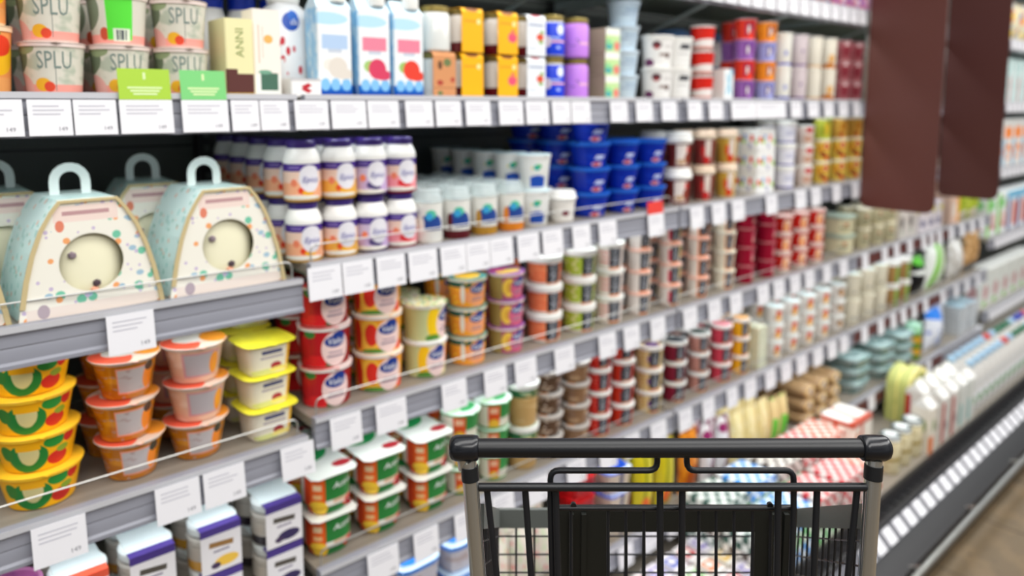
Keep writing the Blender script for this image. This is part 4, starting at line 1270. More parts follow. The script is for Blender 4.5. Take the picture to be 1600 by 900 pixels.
def bag(kind, desc, w, h, d, mt, name='food_bag', cat='bag', lean=0.0, group=None):
    def make():
        mb = MB()
        nx, nz = 8, 8
        def pt(i, j, s):
            u, v = i / nx, j / nz
            th = d / 2 * (math.sin(PI * u) ** 0.6) * (math.sin(PI * min(max(v, 0.0), 1.0)) ** 0.6 + 0.06)
            z = v * h
            return ((u - 0.5) * w * (1 - 0.08 * math.sin(PI * v)), s * th + lean * z, z)
        for s in (-1, 1):
            ids = [[0] * (nz + 1) for _ in range(nx + 1)]
            for i in range(nx + 1):
                for j in range(nz + 1):
                    ids[i][j] = len(mb.v)
                    mb.v.append(pt(i, j, s))
            for i in range(nx):
                for j in range(nz):
                    q = [ids[i][j], ids[i + 1][j], ids[i + 1][j + 1], ids[i][j + 1]]
                    uv = [(i / nx, j / nz), ((i + 1) / nx, j / nz), ((i + 1) / nx, (j + 1) / nz), (i / nx, (j + 1) / nz)]
                    if s > 0:
                        q.reverse()
                        uv.reverse()
                    mb.face(q, mt, uv)
        o = mb.build(name, smooth=60)
        sb = MB()
        sb.box(-w / 2 * 0.9, w / 2 * 0.9, lean * h - 0.0008, lean * h + 0.0008, h * 0.985, h + 0.010, mt)
        sb.build('seal', o)
        return o
    KIND[kind] = Kind(make, w / 2, d / 2 + abs(lean) * h / 2, h + 0.011, desc, cat, group or desc)


m_bgreen = mat('lime green bag', '#a8b83c', 0.4, shapes=[('d', 6, 6, 0.34, '#d0d468'), ('d', 5, 5, 0.3, '#7a8a30', 4.4), ('e', 0.5, 0.15, 0.4, 0.14, '#e6dccc')])
bag('limebag', 'lime green salad cheese bag behind the farther brown sign', 0.16, 0.19, 0.07, m_bgreen)
col('limebag', 1500, 'S3', where='left of two')
col('limebag', 1517, 'S3', where='right of two')

# ------------------------------------------------------------------ S4
def twinjar(kind, desc, fill, stripe, pic, lidc='#eef4f5'):
    body = mat(kind + ' jars', '#c9c4bc', 0.12, shapes=[B(0.0, 0.34, fill), ('n', 4, 4, 0.62, '#a8a29a')], coat=0.6)
    sl = mat(kind + ' sleeve', '#ebe9ec', 0.5, shapes=[('r', 0.5, 0.72, 0.3, 0.07, '#55504a' if fill != '#c9983c' else '#96744a', 6), ('r', 0.5, 0.55, 0.2, 0.025, '#8a8498'), ('e', 0.62, 0.25, 0.3, 0.14, pic), ('e', 0.35, 0.18, 0.12, 0.08, '#4a3c58')])
    st = mat(kind + ' stripe', stripe, 0.5)
    tp = mat(kind + ' sleeve top', '#e4eef0', 0.4, shapes=[('r', 0.5, 0.62, 0.36, 0.03, '#b8c6d0'), ('r', 0.45, 0.45, 0.3, 0.02, '#c2ced6'), ('e', 0.75, 0.75, 0.2, 0.12, '#e6e4b4')])
    r, h, w2 = 0.046, 0.088, 0.037

    def make():
        o = empty('twin_jar_pack')
        for yy in (-0.047, 0.047):
            jb = MB()
            jb.lathe([(r * 0.92, 0), (r, h * 0.05), (r, h * 0.70), (r * 0.9, h * 0.74), (r * 0.97, h * 0.80), (r * 0.97, h * 0.96), (r * 0.9, h)], [body, body, body, GLASS, mat('jar cap', lidc, 0.3), mat('jar cap', lidc, 0.3)], 28, v0=0, v1=h * 0.74, cy=yy)
            jb.build('jar', o)
        sb = MB()
        y0, y1 = -0.0945, 0.0945
        sb.box(-w2, w2, y0 - 0.0012, y0, 0.002, h * 0.86, WHITE, sl)
        sb.box(-w2, w2, y0 - 0.0012, y0 + 0.018, h + 0.0005, h + 0.002, st)
        sb.box(-w2, w2, y0 + 0.0182, y1, h + 0.0005, h + 0.002, tp, top=tp)
        sb.box(-w2, w2, y0 - 0.0014, y0 - 0.0002, h * 0.86, h + 0.002, st)
        sb.box(-w2, w2, y1, y1 + 0.001, 0.002, h + 0.002, WHITE)
        sb.build('card_sleeve', o, smooth=0)
        return o
    KIND[kind] = Kind(make, 0.048, 0.097, h + 0.0028, desc, 'jar pack', 'twin jar packs with card sleeves')


twinjar('tjblue', 'twin jar pack with purple stripe and blueberries', '#2c2630', '#4c3c82', '#3c3458')
twinjar('tjban', 'twin jar pack with purple stripe and banana', '#c9983c', '#52428a', '#eac25a')
twinjar('tjapr', 'twin jar pack with purple stripe, plain amber jars', '#c28a3a', '#4c3c82', '#d8a060')
twinjar('tjred', 'twin jar pack with coral red stripe', '#b86a4a', '#e2624a', '#d86a4a')
for k, px in (('tjblue', 416), ('tjban', 322), ('tjapr', 221), ('tjred', 118)):
    col(k, px, 'L4', 2)
m_pr = mat('mauve round lid', '#a05a8c', 0.35, shapes=[('e', 0.5, 0.5, 0.25, 0.3, '#d8cfe0'), ('n', 5, 5, 0.6, '#7f4478')])
tub('mauve', 'dessert tub with mauve round lid at the lower left edge', 0.040, 0.048, 0.082, mat('peach tub', '#d8a888'), mat('mauve rim', '#b87aa4'), lidm=m_pr, lid='cap', lidh=0.010, name='dessert_tub', cat='tub')
col('mauve', 24, 'L4', 2)


def activia():
    m_ac = mat('green twin cup print', '#f0ece4', 0.35, shapes=[('r', 0.56, 0.68, 0.14, 0.30, '#2f7a3c'), B(0.0, 0.2, '#2c6e3a'), ('r', 0.58, 0.33, 0.1, 0.05, '#d8b8a0'), ('e', 0.61, 0.22, 0.04, 0.14, '#c83a38'), ('r', 0.33, 0.55, 0.095, 0.55, '#cf4a28'), ('r', 0.37, 0.6, 0.05, 0.36, '#e86a2c'), ('e', 0.37, 0.2, 0.07, 0.2, '#f0c84a'), ('r', 0.37, 0.72, 0.03, 0.07, '#f6d8b0'), ('r', 0.37, 0.5, 0.03, 0.05, '#f6c890')])
    m_al = mat('green twin lid', '#eef0ea', 0.35, shapes=[('e', 0.40, 0.66, 0.46, 0.26, '#2f9a58'), ('e', 0.42, 0.66, 0.30, 0.10, '#2a8448'), ('e', 0.8, 0.2, 0.2, 0.07, '#a8323a'), ('e', 0.75, 0.75, 0.12, 0.04, '#d8e8d0')])
    o = empty('twin_yogurt_pack')
    rb, rt, h = 0.040, 0.046, 0.088
    for yy in (-0.049, 0.049):
        mb = MB()
        mb.lathe([(rb * 0.9, 0), (rb, 0.004), (rb * 1.01, h * 0.2), (rt, h * 0.24), (rt, h * 0.96), (rt * 1.02, h)], [m_ac] * 5, 32, 2.8, 1, 0, h, cy=yy)
        if yy < 0:
            f = on_cup(0.555, 0.74, rt, rt, h, lift=0.0022)
            mb.text('Activia', 0.018, WHITEINK, lambda x, y: (f(x, y)[0] * 1.07, f(x, y)[1] * 1.07 + yy, f(x, y)[2]))
        mb.build('cup', o)
    lb = MB()
    lb.box(-0.053, 0.053, -0.103, 0.103, h + 0.0004, h + 0.0022, WHITE, top=m_al, bev=0.012)
    lb.build('lid', o, smooth=0)
    return o


KIND['activia'] = Kind(activia, 0.054, 0.104, 0.0912, 'green and red twin yogurt pack with white lid', 'yogurt pack', 'green twin yogurt packs')
cols('activia', (493, 571, 645), 'S4', 2, 2)
m_gt = mat('green dessert tub print', '#eae6d6', 0.35, shapes=[('r', 0.54, 0.7, 0.14, 0.28, '#3c8a4a'), ('r', 0.40, 0.55, 0.055, 0.5, '#d85a30'), ('e', 0.40, 0.2, 0.05, 0.2, '#efc04a'), B(0.0, 0.1, '#5a9a5a'), ('r', 0.40, 0.72, 0.035, 0.1, '#f0c0a0')])
m_gl = mat('green white lid', '#dfeee2', 0.35, shapes=[('e', 0.65, 0.4, 0.3, 0.16, '#4aa868', -30), ('e', 0.25, 0.4, 0.2, 0.1, '#b8dcae')])
tub('greent', 'white and green yogurt tub with orange badge', 0.035, 0.042, 0.066, m_gt, mat('green rim', '#58a468'), lidm=m_gl)
tub('greenbig', 'wide green yogurt tub with orange badge and large lid', 0.040, 0.047, 0.070, m_gt, mat('green rim', '#58a468'), lidm=m_gl)
col(['greent', 'greent', 'greenbig'], 699, 'S4', rows=2, y0=0.075, where='left column')
col(['greent', 'greent', 'greenbig'], 757, 'S4', rows=2, y0=0.075, where='right column')
m_tan = mat('tan cup with green neck', '#c9a670', 0.4, shapes=[B(0.74, 1.0, '#2c6440'), ('n', 6, 9, 0.56, '#d8bc8a'), ('r', 0.42, 0.85, 0.05, 0.03, '#a8c4a0')])
tub('tan', 'tall tan dessert cup with green neck', 0.036, 0.041, 0.108, m_tan, WHITE, lidm=mat('mint lid', '#d3ebe2', 0.3), base=m_tan, name='dessert_cup', cat='dessert cup', lid='cap', lidh=0.006)
col('tan', 810, 'S4', 2, 2)
m_br = mat('brown dessert', '#5a4436', 0.2, shapes=[('d', 9, 3, 0.34, '#a08a78'), ('d', 12, 4, 0.28, '#c8b8a8', 3.1), B(0.9, 1.0, '#c8beb4')], coat=0.4)
m_br2 = mat('tan dessert', '#8a6a50', 0.2, shapes=[('d', 9, 3, 0.36, '#b89878'), B(0.9, 1.0, '#d0c6bc')], coat=0.4)
m_brl = mat('clear lid with orange label', '#a8a8a4', 0.15, shapes=[('r', 0.5, 0.5, 0.6, 0.16, '#e09a50', -25), ('r', 0.35, 0.4, 0.2, 0.10, '#d85a40', -25)])
for k, d, mt in (('brown', 'clear cup of dark brown dessert', m_br), ('brown2', 'clear cup of tan brown dessert', m_br2)):
    tub(k, d, 0.034, 0.041, 0.054, mt, mat('pale clear rim', '#cfc8c2', 0.2), lidm=m_brl, base=mt, name='dessert_cup', cat='dessert cup', lid='cap', lidh=0.006)
col('brown', 853, 'S4', 4, 2)
col('brown2', 898, 'S4', 4, 2)


def neob(kind, desc, colr, shapes=(), rb=0.031, rt=0.036, h=0.058, **kw):
    neo(kind, desc, rb, rt, h, colr, shapes, size=0.021, lid='cap', lidh=0.008, pu=0.445, **kw)


neob('nred', 'red yogurt cup with black panel', '#c8281e', [('d', 14, 6, 0.2, '#e8a090')], lidm=mat('dark red lid', '#8a2430', 0.4))
neob('nredd', 'dark red and grey yogurt cup with black panel', '#c03a24', [('r', 0.42, 0.3, 0.07, 0.4, '#4a5a60')])
neob('nyel', 'white and gold yogurt cup with purple flower', '#e2cc96', [('d', 16, 6, 0.3, '#c89a3a'), ('e', 0.38, 0.5, 0.04, 0.22, '#7a4a8a')], 0.036, 0.042, 0.062, lidm=mat('purple gold lid', '#cfb48a', 0.4, shapes=[('e', 0.5, 0.4, 0.3, 0.3, '#7a5a90')]))
neob('nwine', 'wine red yogurt cup with black panel', '#7a1a34', [('n', 9, 5, 0.55, '#8f2a44')], 0.032, 0.037, lidm=mat('black lid', '#2a3038', 0.4))
neob('nchoc', 'pink and brown dotted yogurt cup with black panel', '#c89488', [('d', 20, 8, 0.33, '#7a4038')], 0.031, 0.0355, lidm=mat('green black lid', '#2c3a34', 0.4))
neob('npink', 'rose pink yogurt cup with black panel', '#c8485a', [], 0.031, 0.0355, lidm=mat('rose lid', '#d2727e', 0.4))
neob('nyb', 'yellow yogurt cup with black panel', '#eeb42c', [], 0.028, 0.032, lidm=mat('orange lid', '#d89a3a', 0.4))
for k, px, n in (('nred', 934, 4), ('nredd', 971, 4), ('nyel', 1013, 3), ('nwine', 1053, 3), ('nchoc', 1090, 3), ('npink', 1125, 3), ('nyb', 1155, 3)):
    col(k, px, 'S4', n, 2)
m_gp = mat('pale green pack', '#d5d8c2', 0.5, shapes=[('d', 6, 6, 0.3, '#e8e6d6'), ('n', 5, 4, 0.6, '#b8bca0')])
carton('gpack', 'pale green pack leaning beside yellow yogurt cups', 0.055, 0.06, 0.15, m_gp, m_gp, name='cheese_pack', cat='cheese pack')
col('gpack', 1180, 'S4')
m_wl = mat('white cup with flame label', '#f0ece6', 0.35, shapes=[('r', 0.42, 0.62, 0.05, 0.26, '#d8583a'), ('e', 0.42, 0.38, 0.05, 0.2, '#f0b848'), ('e', 0.34, 0.4, 0.03, 0.2, '#c9b8b0')])
tub('flame', 'small white dessert cup with red and yellow label', 0.029, 0.034, 0.058, m_wl, WHITE, lid='cap', lidm=mat('pale aqua lid', '#cfdedf', 0.3), lidh=0.008, name='dessert_cup', cat='dessert cup')
cols('flame', (1208, 1233, 1258, 1282), 'S4', 3, 4)
m_wl2 = mat('white cup with brown picture', '#e2dcd6', 0.35, shapes=[('e', 0.41, 0.6, 0.06, 0.26, '#8a6a4a'), ('e', 0.44, 0.5, 0.04, 0.2, '#e0b078'), ('e', 0.48, 0.2, 0.02, 0.1, '#3a3436')])
tub('face', 'small white dessert cup with brown picture', 0.029, 0.034, 0.058, m_wl2, WHITE, lid='cap', lidm=mat('pale aqua lid', '#cfdedf', 0.3), lidh=0.008, name='dessert_cup', cat='dessert cup')
col('face', 1305, 'S4', 3, 3)
m_crt = mat('cream tall cup', '#ebe5d2', 0.4, shapes=[('e', 0.38, 0.3, 0.03, 0.06, '#9a9a94'), ('n', 4, 3, 0.62, '#cfc6a8')])
tub('creamt', 'tall cream coloured dairy cup', 0.031, 0.035, 0.10, m_crt, CREAM, lid='cap', lidm=mat('pale aqua lid', '#cfdedf', 0.3), lidh=0.010, name='dairy_cup', cat='dairy cup')
cols('creamt', (1329, 1351, 1372), 'S4', 2, 4)
m_brc = mat('brown paper cup', '#b08a58', 0.5, shapes=[('r', 0.44, 0.5, 0.04, 0.5, '#7ab058')])
tub('brc', 'brown cup with green edge and white lid', 0.033, 0.037, 0.09, m_brc, WHITE, lid='cap', lidm=WHITE, lidh=0.018, name='dairy_cup', cat='dairy cup')
cols('brc', (1391, 1408), 'S4', 2)
m_bb = mat('black glossy bag', '#15171a', 0.25, shapes=[('e', 0.5, 0.9, 0.4, 0.12, '#58a838'), ('e', 0.4, 0.62, 0.4, 0.06, '#e8ece8')])
bag('blackbag', 'black plastic bag with green top on the fourth shelf', 0.17, 0.19, 0.09, m_bb)
col('blackbag', 1428, 'S4')
m_gb = mat('white bag with green bands', '#eef2ec', 0.4, shapes=[('r', 0.3, 0.5, 0.09, 0.6, '#7cc030', 18), ('r', 0.58, 0.5, 0.05, 0.6, '#a4d05c', 18), ('r', 0.78, 0.5, 0.04, 0.7, '#3a3a9c', 18)])
bag('greenbag', 'white bag with slanting green and blue bands', 0.24, 0.235, 0.09, m_gb)
col('greenbag', 1457, 'S4')
m_wh = mat('grey white bag', '#c9c6c0', 0.4, shapes=[('n', 4, 4, 0.5, '#e6e6e4'), ('n', 7, 7, 0.6, '#9a9088')])
bag('greybag', 'crumpled grey white bag beside the green banded bag', 0.20, 0.20, 0.09, m_wh)
col('greybag', 1488, 'S4')
m_mu = mat('tan food bag', '#b08a5c', 0.5, shapes=[('d', 6, 6, 0.4, '#d8b48a'), ('d', 5, 5, 0.25, '#6a5a40', 2.9), ('e', 0.5, 0.1, 0.5, 0.15, '#6c6a66')])
bag('tanbag', 'tan and brown food bag at the shelf end', 0.20, 0.25, 0.09, m_mu)
col('tanbag', 1513, 'S4')

# ------------------------------------------------------------------ S5


def tray(kind, desc, w, d, h, mt, lidm, name='food_tray', cat='tray', group=None):
    def make():
        mb = MB()
        mb.lathe([(0.42 * w, 0), (0.44 * w, 0.003), (0.49 * w, h * 0.9), (0.5 * w, h * 0.93), (0.5 * w, h)], [mt] * 4, 24, 5, d / w)
        o = mb.build(name)
        lb = MB()
        lb.lathe([(0.5 * w, h + 0.0003), (0.505 * w, h + 0.003), (0.43 * w, h + 0.004), (0.40 * w, h + 0.010), (0.38 * w, h + 0.010)], [lidm] * 4, 24, 5, d / w)
        lb.build('lid', o)
        return o
    KIND[kind] = Kind(make, w / 2 * 1.01, d / 2 * 1.01, h + 0.0108, desc, cat, group or desc)


m_bt = mat('pale tray with print', '#d8d6de', 0.4, shapes=[('n', 5, 3, 0.5, '#c6b8b8'), B(0.86, 1.0, '#3f8ae0')])
m_btl = mat('bright blue tray lid', '#3f8ae0', 0.3, shapes=[('e', 0.5, 0.5, 0.32, 0.32, '#cfe2f4')])
tray('btray', 'pale food tray with bright blue lid', 0.118, 0.12, 0.066, m_bt, m_btl)
col('btray', 640, 'S5', 3, 2, where='left column')
col('btray', 712, 'S5', 3, 2, where='right column')
m_pg = mat('pink green pouch', '#d8cfc4', 0.5, shapes=[('n', 5, 4, 0.5, '#c8d0b4'), ('d', 6, 5, 0.28, '#d89a94'), ('d', 5, 5, 0.2, '#a8b88c', 2.3)])
bag('pouch', 'pale pink and green food pouch seen through cart side', 0.085, 0.17, 0.05, m_pg)
cols('pouch', (765, 806, 848), 'S5', 1, 2)
m_redb = mat('deep red berry pack', '#a81418', 0.35, shapes=[('d', 7, 6, 0.34, '#d0282a')])
tray('redpack', 'deep red berry pack behind the cart gate', 0.088, 0.09, 0.05, m_redb, m_redb, name='berry_pack', cat='berry pack')
col('redpack', 899, 'S5', 4)
m_blt = mat('blue white tray lid', '#2450b8', 0.35, shapes=[('r', 0.5, 0.5, 0.3, 0.16, '#e8eef4', 20), ('e', 0.7, 0.8, 0.2, 0.1, '#5a8ad8')])
m_crtr = mat('cream tray body', '#e0d2c0', 0.4, shapes=[('r', 0.5, 0.4, 0.02, 0.6, '#22346a'), ('r', 0.3, 0.4, 0.04, 0.2, '#b8a8a0')])
tray('bwtray', 'cream cheese tray with blue and white lid', 0.11, 0.11, 0.06, m_crtr, m_blt)
col('bwtray', 950, 'S5', 3, 2)
m_yb = mat('yellow olive bag', '#c2b428', 0.3, shapes=[('r', 0.35, 0.5, 0.06, 0.6, '#8a8a28', 14), ('r', 0.6, 0.5, 0.05, 0.6, '#dcd860', 14), ('r', 0.8, 0.4, 0.05, 0.4, '#cc4a50', 14), ('e', 0.4, 0.22, 0.2, 0.14, '#d8682c')])
bag('yelbag', 'yellow green striped bag behind the cart gate', 0.092, 0.22, 0.055, m_yb)
cols('yelbag', (1003, 1036), 'S5', 1, 2)
m_ob = mat('orange bag', '#d88a28', 0.3, shapes=[('n', 4, 4, 0.5, '#b8641c'), ('e', 0.5, 0.3, 0.3, 0.2, '#a8521c')])
bag('orbag', 'orange bag standing at the shelf edge behind the cart', 0.10, 0.21, 0.055, m_ob)
col('orbag', 1073, 'S5')
m_rib = mat('white pack with purple ribbon', '#e6e2e2', 0.4, shapes=[('r', 0.6, 0.5, 0.10, 0.6, '#7e2450', 10), ('e', 0.3, 0.85, 0.25, 0.08, '#8e2a60')])
bag('ribbon', 'white pack with purple ribbon print', 0.075, 0.20, 0.05, m_rib)
cols('ribbon', (1103, 1127), 'S5', 1, 2)
m_chs = mat('pale yellow cheese pack', '#e8d8a0', 0.45, shapes=[('n', 4, 4, 0.5, '#efe4bc'), ('n', 7, 3, 0.62, '#c9a878')])
bag('cheese', 'pale yellow cheese pack leaning on the fifth shelf', 0.08, 0.19, 0.05, m_chs)
cols('cheese', (1149, 1169, 1188), 'S5', 1, 3)
m_chg = mat('cheese pack with green label', '#dcc896', 0.45, shapes=[('r', 0.45, 0.35, 0.3, 0.26, '#6cc24a'), ('e', 0.5, 0.04, 0.2, 0.06, '#b0343a')])
bag('cheeseg', 'cheese pack with bright green label', 0.065, 0.17, 0.05, m_chg)
cols('cheeseg', (1205, 1219), 'S5', 1)


def loaf(kind, desc, r, L, mt, endm):
    def make():
        mb = MB()
        N = 20
        pts = [(0.0, 0)] + []
        prof = [(-L / 2, 0.82), (-L / 2 + 0.008, 0.97), (-L / 2 + 0.02, 1.0), (L / 2 - 0.02, 1.0), (L / 2 - 0.008, 0.97), (L / 2, 0.82)]
        rings = []
        for y, k in prof:
            ring = []
            for i in range(N):
                a = 2 * PI * i / N
                ring.append(len(mb.v))
                mb.v.append((r * k * math.cos(a), y, r * 0.62 + r * 0.62 * k * math.sin(a)))
            rings.append(ring)
        for j in range(len(prof) - 1):
            for i in range(N):
                i2 = (i + 1) % N
                mb.face((rings[j][i2], rings[j][i], rings[j + 1][i], rings[j + 1][i2]), mt, [(i / N, j / 5)] * 4)
        mb.face(rings[0], endm, [(0.5 + 0.5 * math.cos(2 * PI * i / N), 0.5 + 0.5 * math.sin(2 * PI * i / N)) for i in range(N)])
        mb.face(list(reversed(rings[-1])), mt)
        o = mb.build('cheese_loaf', smooth=50)
        tb = MB()
        tb.lathe([(r * 0.45, 0), (r * 0.42, 0.001)], mat('loaf label', '#e6d6b4', 0.5, shapes=[('e', 0.5, 0.5, 0.3, 0.3, '#8a7a8a')]), 16)
        t = tb.build('label', o)
        t.rotation_euler.x = PI / 2
        t.location = (0, -L / 2 - 0.0006, r * 0.62)
        return o
    KIND[kind] = Kind(make, r, L / 2, r * 1.24 + 0.0006, desc, 'cheese', desc)


m_lo = mat('smoked cheese wrap', '#a88a66', 0.4, bump=(30, 0.2))
m_loe = mat('smoked cheese end', '#d8b070', 0.5, shapes=[('e', 0.5, 0.6, 0.4, 0.3, '#e6cc94')])
loaf('loaf', 'brown smoked cheese loaf with round label', 0.046, 0.14, m_lo, m_loe)
cols('loaf', (1239, 1260, 1280), 'S5', 3, 2)
m_dt = mat('dark green clear tray', '#617a78', 0.1, coat=0.8, shapes=[('n', 4, 3, 0.5, '#bcc8c6'), ('n', 7, 3, 0.62, '#d8cfbc')])
m_dtl = mat('glossy film lid', '#9dbab8', 0.08, coat=1.0, shapes=[('n', 3, 3, 0.5, '#dcebeb'), ('n', 6, 6, 0.62, '#4c6a68')])  # pale reflections on the film are put into its colour
tray('gtray', 'glossy dark green film tray of cheese', 0.17, 0.17, 0.045, m_dt, m_dtl)
cols('gtray', (1322, 1362, 1394), 'S5', 3)
m_can = mat('green can with yellow bands', '#6c8a34', 0.3, shapes=[B(0.18, 0.36, '#e0a83a'), B(0.55, 0.72, '#e0a83a'), B(0.85, 1, '#a8d8b0')])
bottle('can', 'green canister with yellow bands and pale cap', 0.040, [(0.038, 0), (0.04, 0.004), (0.04, 0.16), (0.036, 0.164)], m_can, [(0.038, 0.1645), (0.038, 0.18), (0.03, 0.186)], mat('mint cap', '#b4dcc4', 0.3), name='canister', cat='can')
col('can', 1424, 'S5')
m_bw = mat('white bag with blue corners', '#e6e8f0', 0.4, shapes=[('d', 5, 5, 0.28, '#7a8ac4'), ('r', 0.3, 0.95, 0.4, 0.18, '#3a86e0', 10), ('r', 0.85, 0.14, 0.3, 0.14, '#3a86e0', 10)])
bag('bwbag', 'white bag with bright blue corners and blue figures', 0.23, 0.21, 0.08, m_bw)
col('bwbag', 1456, 'S5')
m_fo = mat('silver layered pack', '#b8bcc0', 0.35, shapes=[('n', 2, 9, 0.5, '#e6e6e6'), ('n', 3, 14, 0.6, '#6a7280')])
carton('foilpack', 'flat silver film pack in a layered stack', 0.13, 0.13, 0.026, m_fo, m_fo, m_fo, mat('pale blue film', '#a8c0cc', 0.15), name='film_pack', cat='pack')
cols('foilpack', (1486, 1501), 'S5', 6)

# ------------------------------------------------------------------ bottom deck (S6)
KINDS6 = []
for i, (c1, c2, w) in enumerate((('#d8d4dc', '#8a80b8', 'lilac'), ('#e4e0dc', '#c9825a', 'orange'), ('#e0dce0', '#5a68b0', 'blue'), ('#e2dfd6', '#d8b45a', 'yellow'), ('#dcd8d8', '#a8484a', 'red'), ('#dfe2da', '#88a878', 'green'))):
    mt = mat('curd pack ' + w, c1, 0.5, shapes=[('r', 0.5, 0.5, 0.4, 0.28, c2), ('e', 0.5, 0.55, 0.22, 0.16, '#e8e4e0'), ('n', 5, 4, 0.62, c2)])
    carton('curd' + w, 'small %s curd bar on the bottom deck' % w, 0.058, 0.075, 0.034, mt, mt, mt, mt, name='curd_bar', cat='curd bar')
    KINDS6.append('curd' + w)
m_tile = {}


CW = ['1st', '2nd', '3rd', '4th', '5th', '6th', '7th', '8th', '9th', '10th', '11th', '12th', '13th', '14th', '15th', '16th']


def rowplace(ks, pxs, y0, levels, rows, where):
    for i, px in enumerate(pxs):
        for r in range(rows):
            k = ks[(i * 2 + r * 3) % len(ks)]
            K = KIND[k]
            Y = y0 + r * 2.12 * K.hd
            X = x_at(px, y0, DECKZ) 
            for L in range(levels):
                K.spawn((X, Y, DECKZ + 0.0006 + L * K.pitch), random.uniform(-0.04, 0.04), label(K.desc, LVL[levels][L] if levels > 1 else '', ROW[r], where[i]))


dpx = [x0 for x0 in (752, 785, 818, 850, 882, 913, 943, 972, 1000, 1027, 1053, 1078, 1102, 1125, 1147, 1168)]
rowplace(KINDS6, dpx, -0.255, 2, 3, ['%s from left' % n for n in CW])


def check(kind, desc, c1, c2, h=0.05):
    tp = mat(kind + ' top', c1, 0.5, shapes=[('k', 6, 6, c2)])
    sd = mat(kind + ' side', c1, 0.5, shapes=[('k', 6, 2, c2)])
    carton(kind, desc, 0.15, 0.13, h, sd, sd, sd, tp, name='checked_pack', cat='pack')


check('ckred', 'flat pack with red and white checks', '#b8303a', '#e2dcd8')
check('ckorange', 'flat pack with orange and white checks', '#c85a38', '#e6dfd8')
check('ckgrey', 'flat pack with grey and white checks', '#5c544e', '#e2ded8')
check('ckblue', 'flat pack with blue and white checks', '#2f86cc', '#e6ecee')
check('ckgreen', 'flat pack with green and white checks', '#4fa85a', '#e8eee4')
check('ckteal', 'flat pack with dark green and white checks', '#3c5a52', '#dfe4e0')
for px, ks in ((1180, ('ckteal', 'ckgrey')), (1226, ('ckblue', 'ckgreen')), (1268, ('ckgreen', 'ckgrey', 'ckred')), (1305, ('ckgrey', 'ckred', 'ckred')), (1336, ('ckorange', 'ckorange', 'ckorange'))):
    for r in range(2):
        Y = -0.225 + r * 0.14
        X = x_at(px, -0.225, DECKZ + 0.1)
        zz = DECKZ + 0.0006
        K1 = KIND['ckgrey']
        for L in range(4 - (r == 0) * 1):
            k = ks[(L + r) % len(ks)]
            KIND[k].spawn((X, Y, zz), random.uniform(-0.03, 0.03), label(KIND[k].desc, LVL[4][L], ROW[r], 'column at ' + {1180: 'the left', 1226: 'second place', 1268: 'third place', 1305: 'fourth place', 1336: 'the right'}[px]))
            zz += KIND[k].pitch
m_rb = mat('white box with red ribbon', '#e8e2d8', 0.5, shapes=[('r', 0.45, 0.5, 0.06, 0.6, '#b8482c'), ('r', 0.5, 0.92, 0.6, 0.08, '#b8482c'), ('e', 0.2, 0.5, 0.1, 0.2, '#d8a890')])
m_rbt = mat('white box lid with red ribbon', '#eeeae4', 0.5, shapes=[('r', 0.45, 0.5, 0.05, 0.6, '#b8482c', 10), ('r', 0.5, 0.08, 0.6, 0.07, '#b8482c')])
carton('ribbox', 'white box tied with red ribbon print', 0.16, 0.13, 0.115, m_rb, m_rb, m_rb, m_rbt, name='gift_box', cat='box')
for r, (px, Y, n) in enumerate(((1322, -0.12, 2),)):
    X = x_at(px, Y, DECKZ + 0.2)
    for L in range(n):
        KIND['ribbox'].spawn((X, Y, DECKZ + 0.0006 + L * 0.1156), 0, label('white box tied with red ribbon print', LVL[2][L]))
m_dj = mat('cream jar body', '#d9cfae', 0.3, shapes=[('n', 4, 3, 0.55, '#b8a878'), B(0.4, 0.5, '#a08a4a')])
jar('darkjar', 'cream dairy jar with dark lid on the bottom deck', 0.040, 0.15, m_dj, mat('slate lid', '#4c5a5c', 0.35, shapes=[('e', 0.5, 0.5, 0.36, 0.36, '#e8ecec')]))
for i, px in enumerate((1390, 1407, 1424)):
    for r in range(1):
        Y = -0.235
        KIND['darkjar'].spawn((x_at(px, -0.235, DECKZ + 0.1), Y, DECKZ + 0.0006), 0, label('cream dairy jar with dark lid on the bottom deck', '', '', ['left', 'middle', 'right'][i] + ' of three'))


def wedge():
    mb = MB()
    out = [(-0.11, 0), (0.11, 0), (0.11, 0.16)] + [(0.11 * math.cos(math.radians(t)), 0.16 + 0.075 * math.sin(math.radians(t))) for t in range(20, 180, 20)] + [(-0.11, 0.16)]
    mt = mat('olive yellow gift pack', '#bcc078', 0.4, shapes=[('r', 0.5, 0.5, 0.05, 0.6, '#e6dc8a'), ('n', 4, 4, 0.6, '#a8b060')])
    mb.prism(out, -0.045, 0.045, mt, 'Y')
    o = mb.build('arched_pack', smooth=30)
    eb = MB()
    yt = mat('pale yellow edge', '#ece29a', 0.4)
    n = len(out)
    for i in range(n):
        j = (i + 1) % n
        A, Bq = out[i], out[j]
        o0 = len(eb.v)
        for y in (-0.051, -0.0455):
            eb.v += [(A[0], y, A[1]), (Bq[0], y, Bq[1]), (Bq[0] * 0.86, y, 0.02 + (Bq[1] - 0.02) * 0.9), (A[0] * 0.86, y, 0.02 + (A[1] - 0.02) * 0.9)]
        for q in ((0, 1, 2, 3), (7, 6, 5, 4), (0, 4, 5, 1), (3, 2, 6, 7)):
            eb.face([o0 + t for t in q], yt)
    eb.build('edge_band', o, smooth=0)
    kb = MB()
    kb.lathe([(0.004, 0.2355), (0.010, 0.238), (0.006, 0.25)], BLACK, 12)
    kb.build('knob', o)
    return o


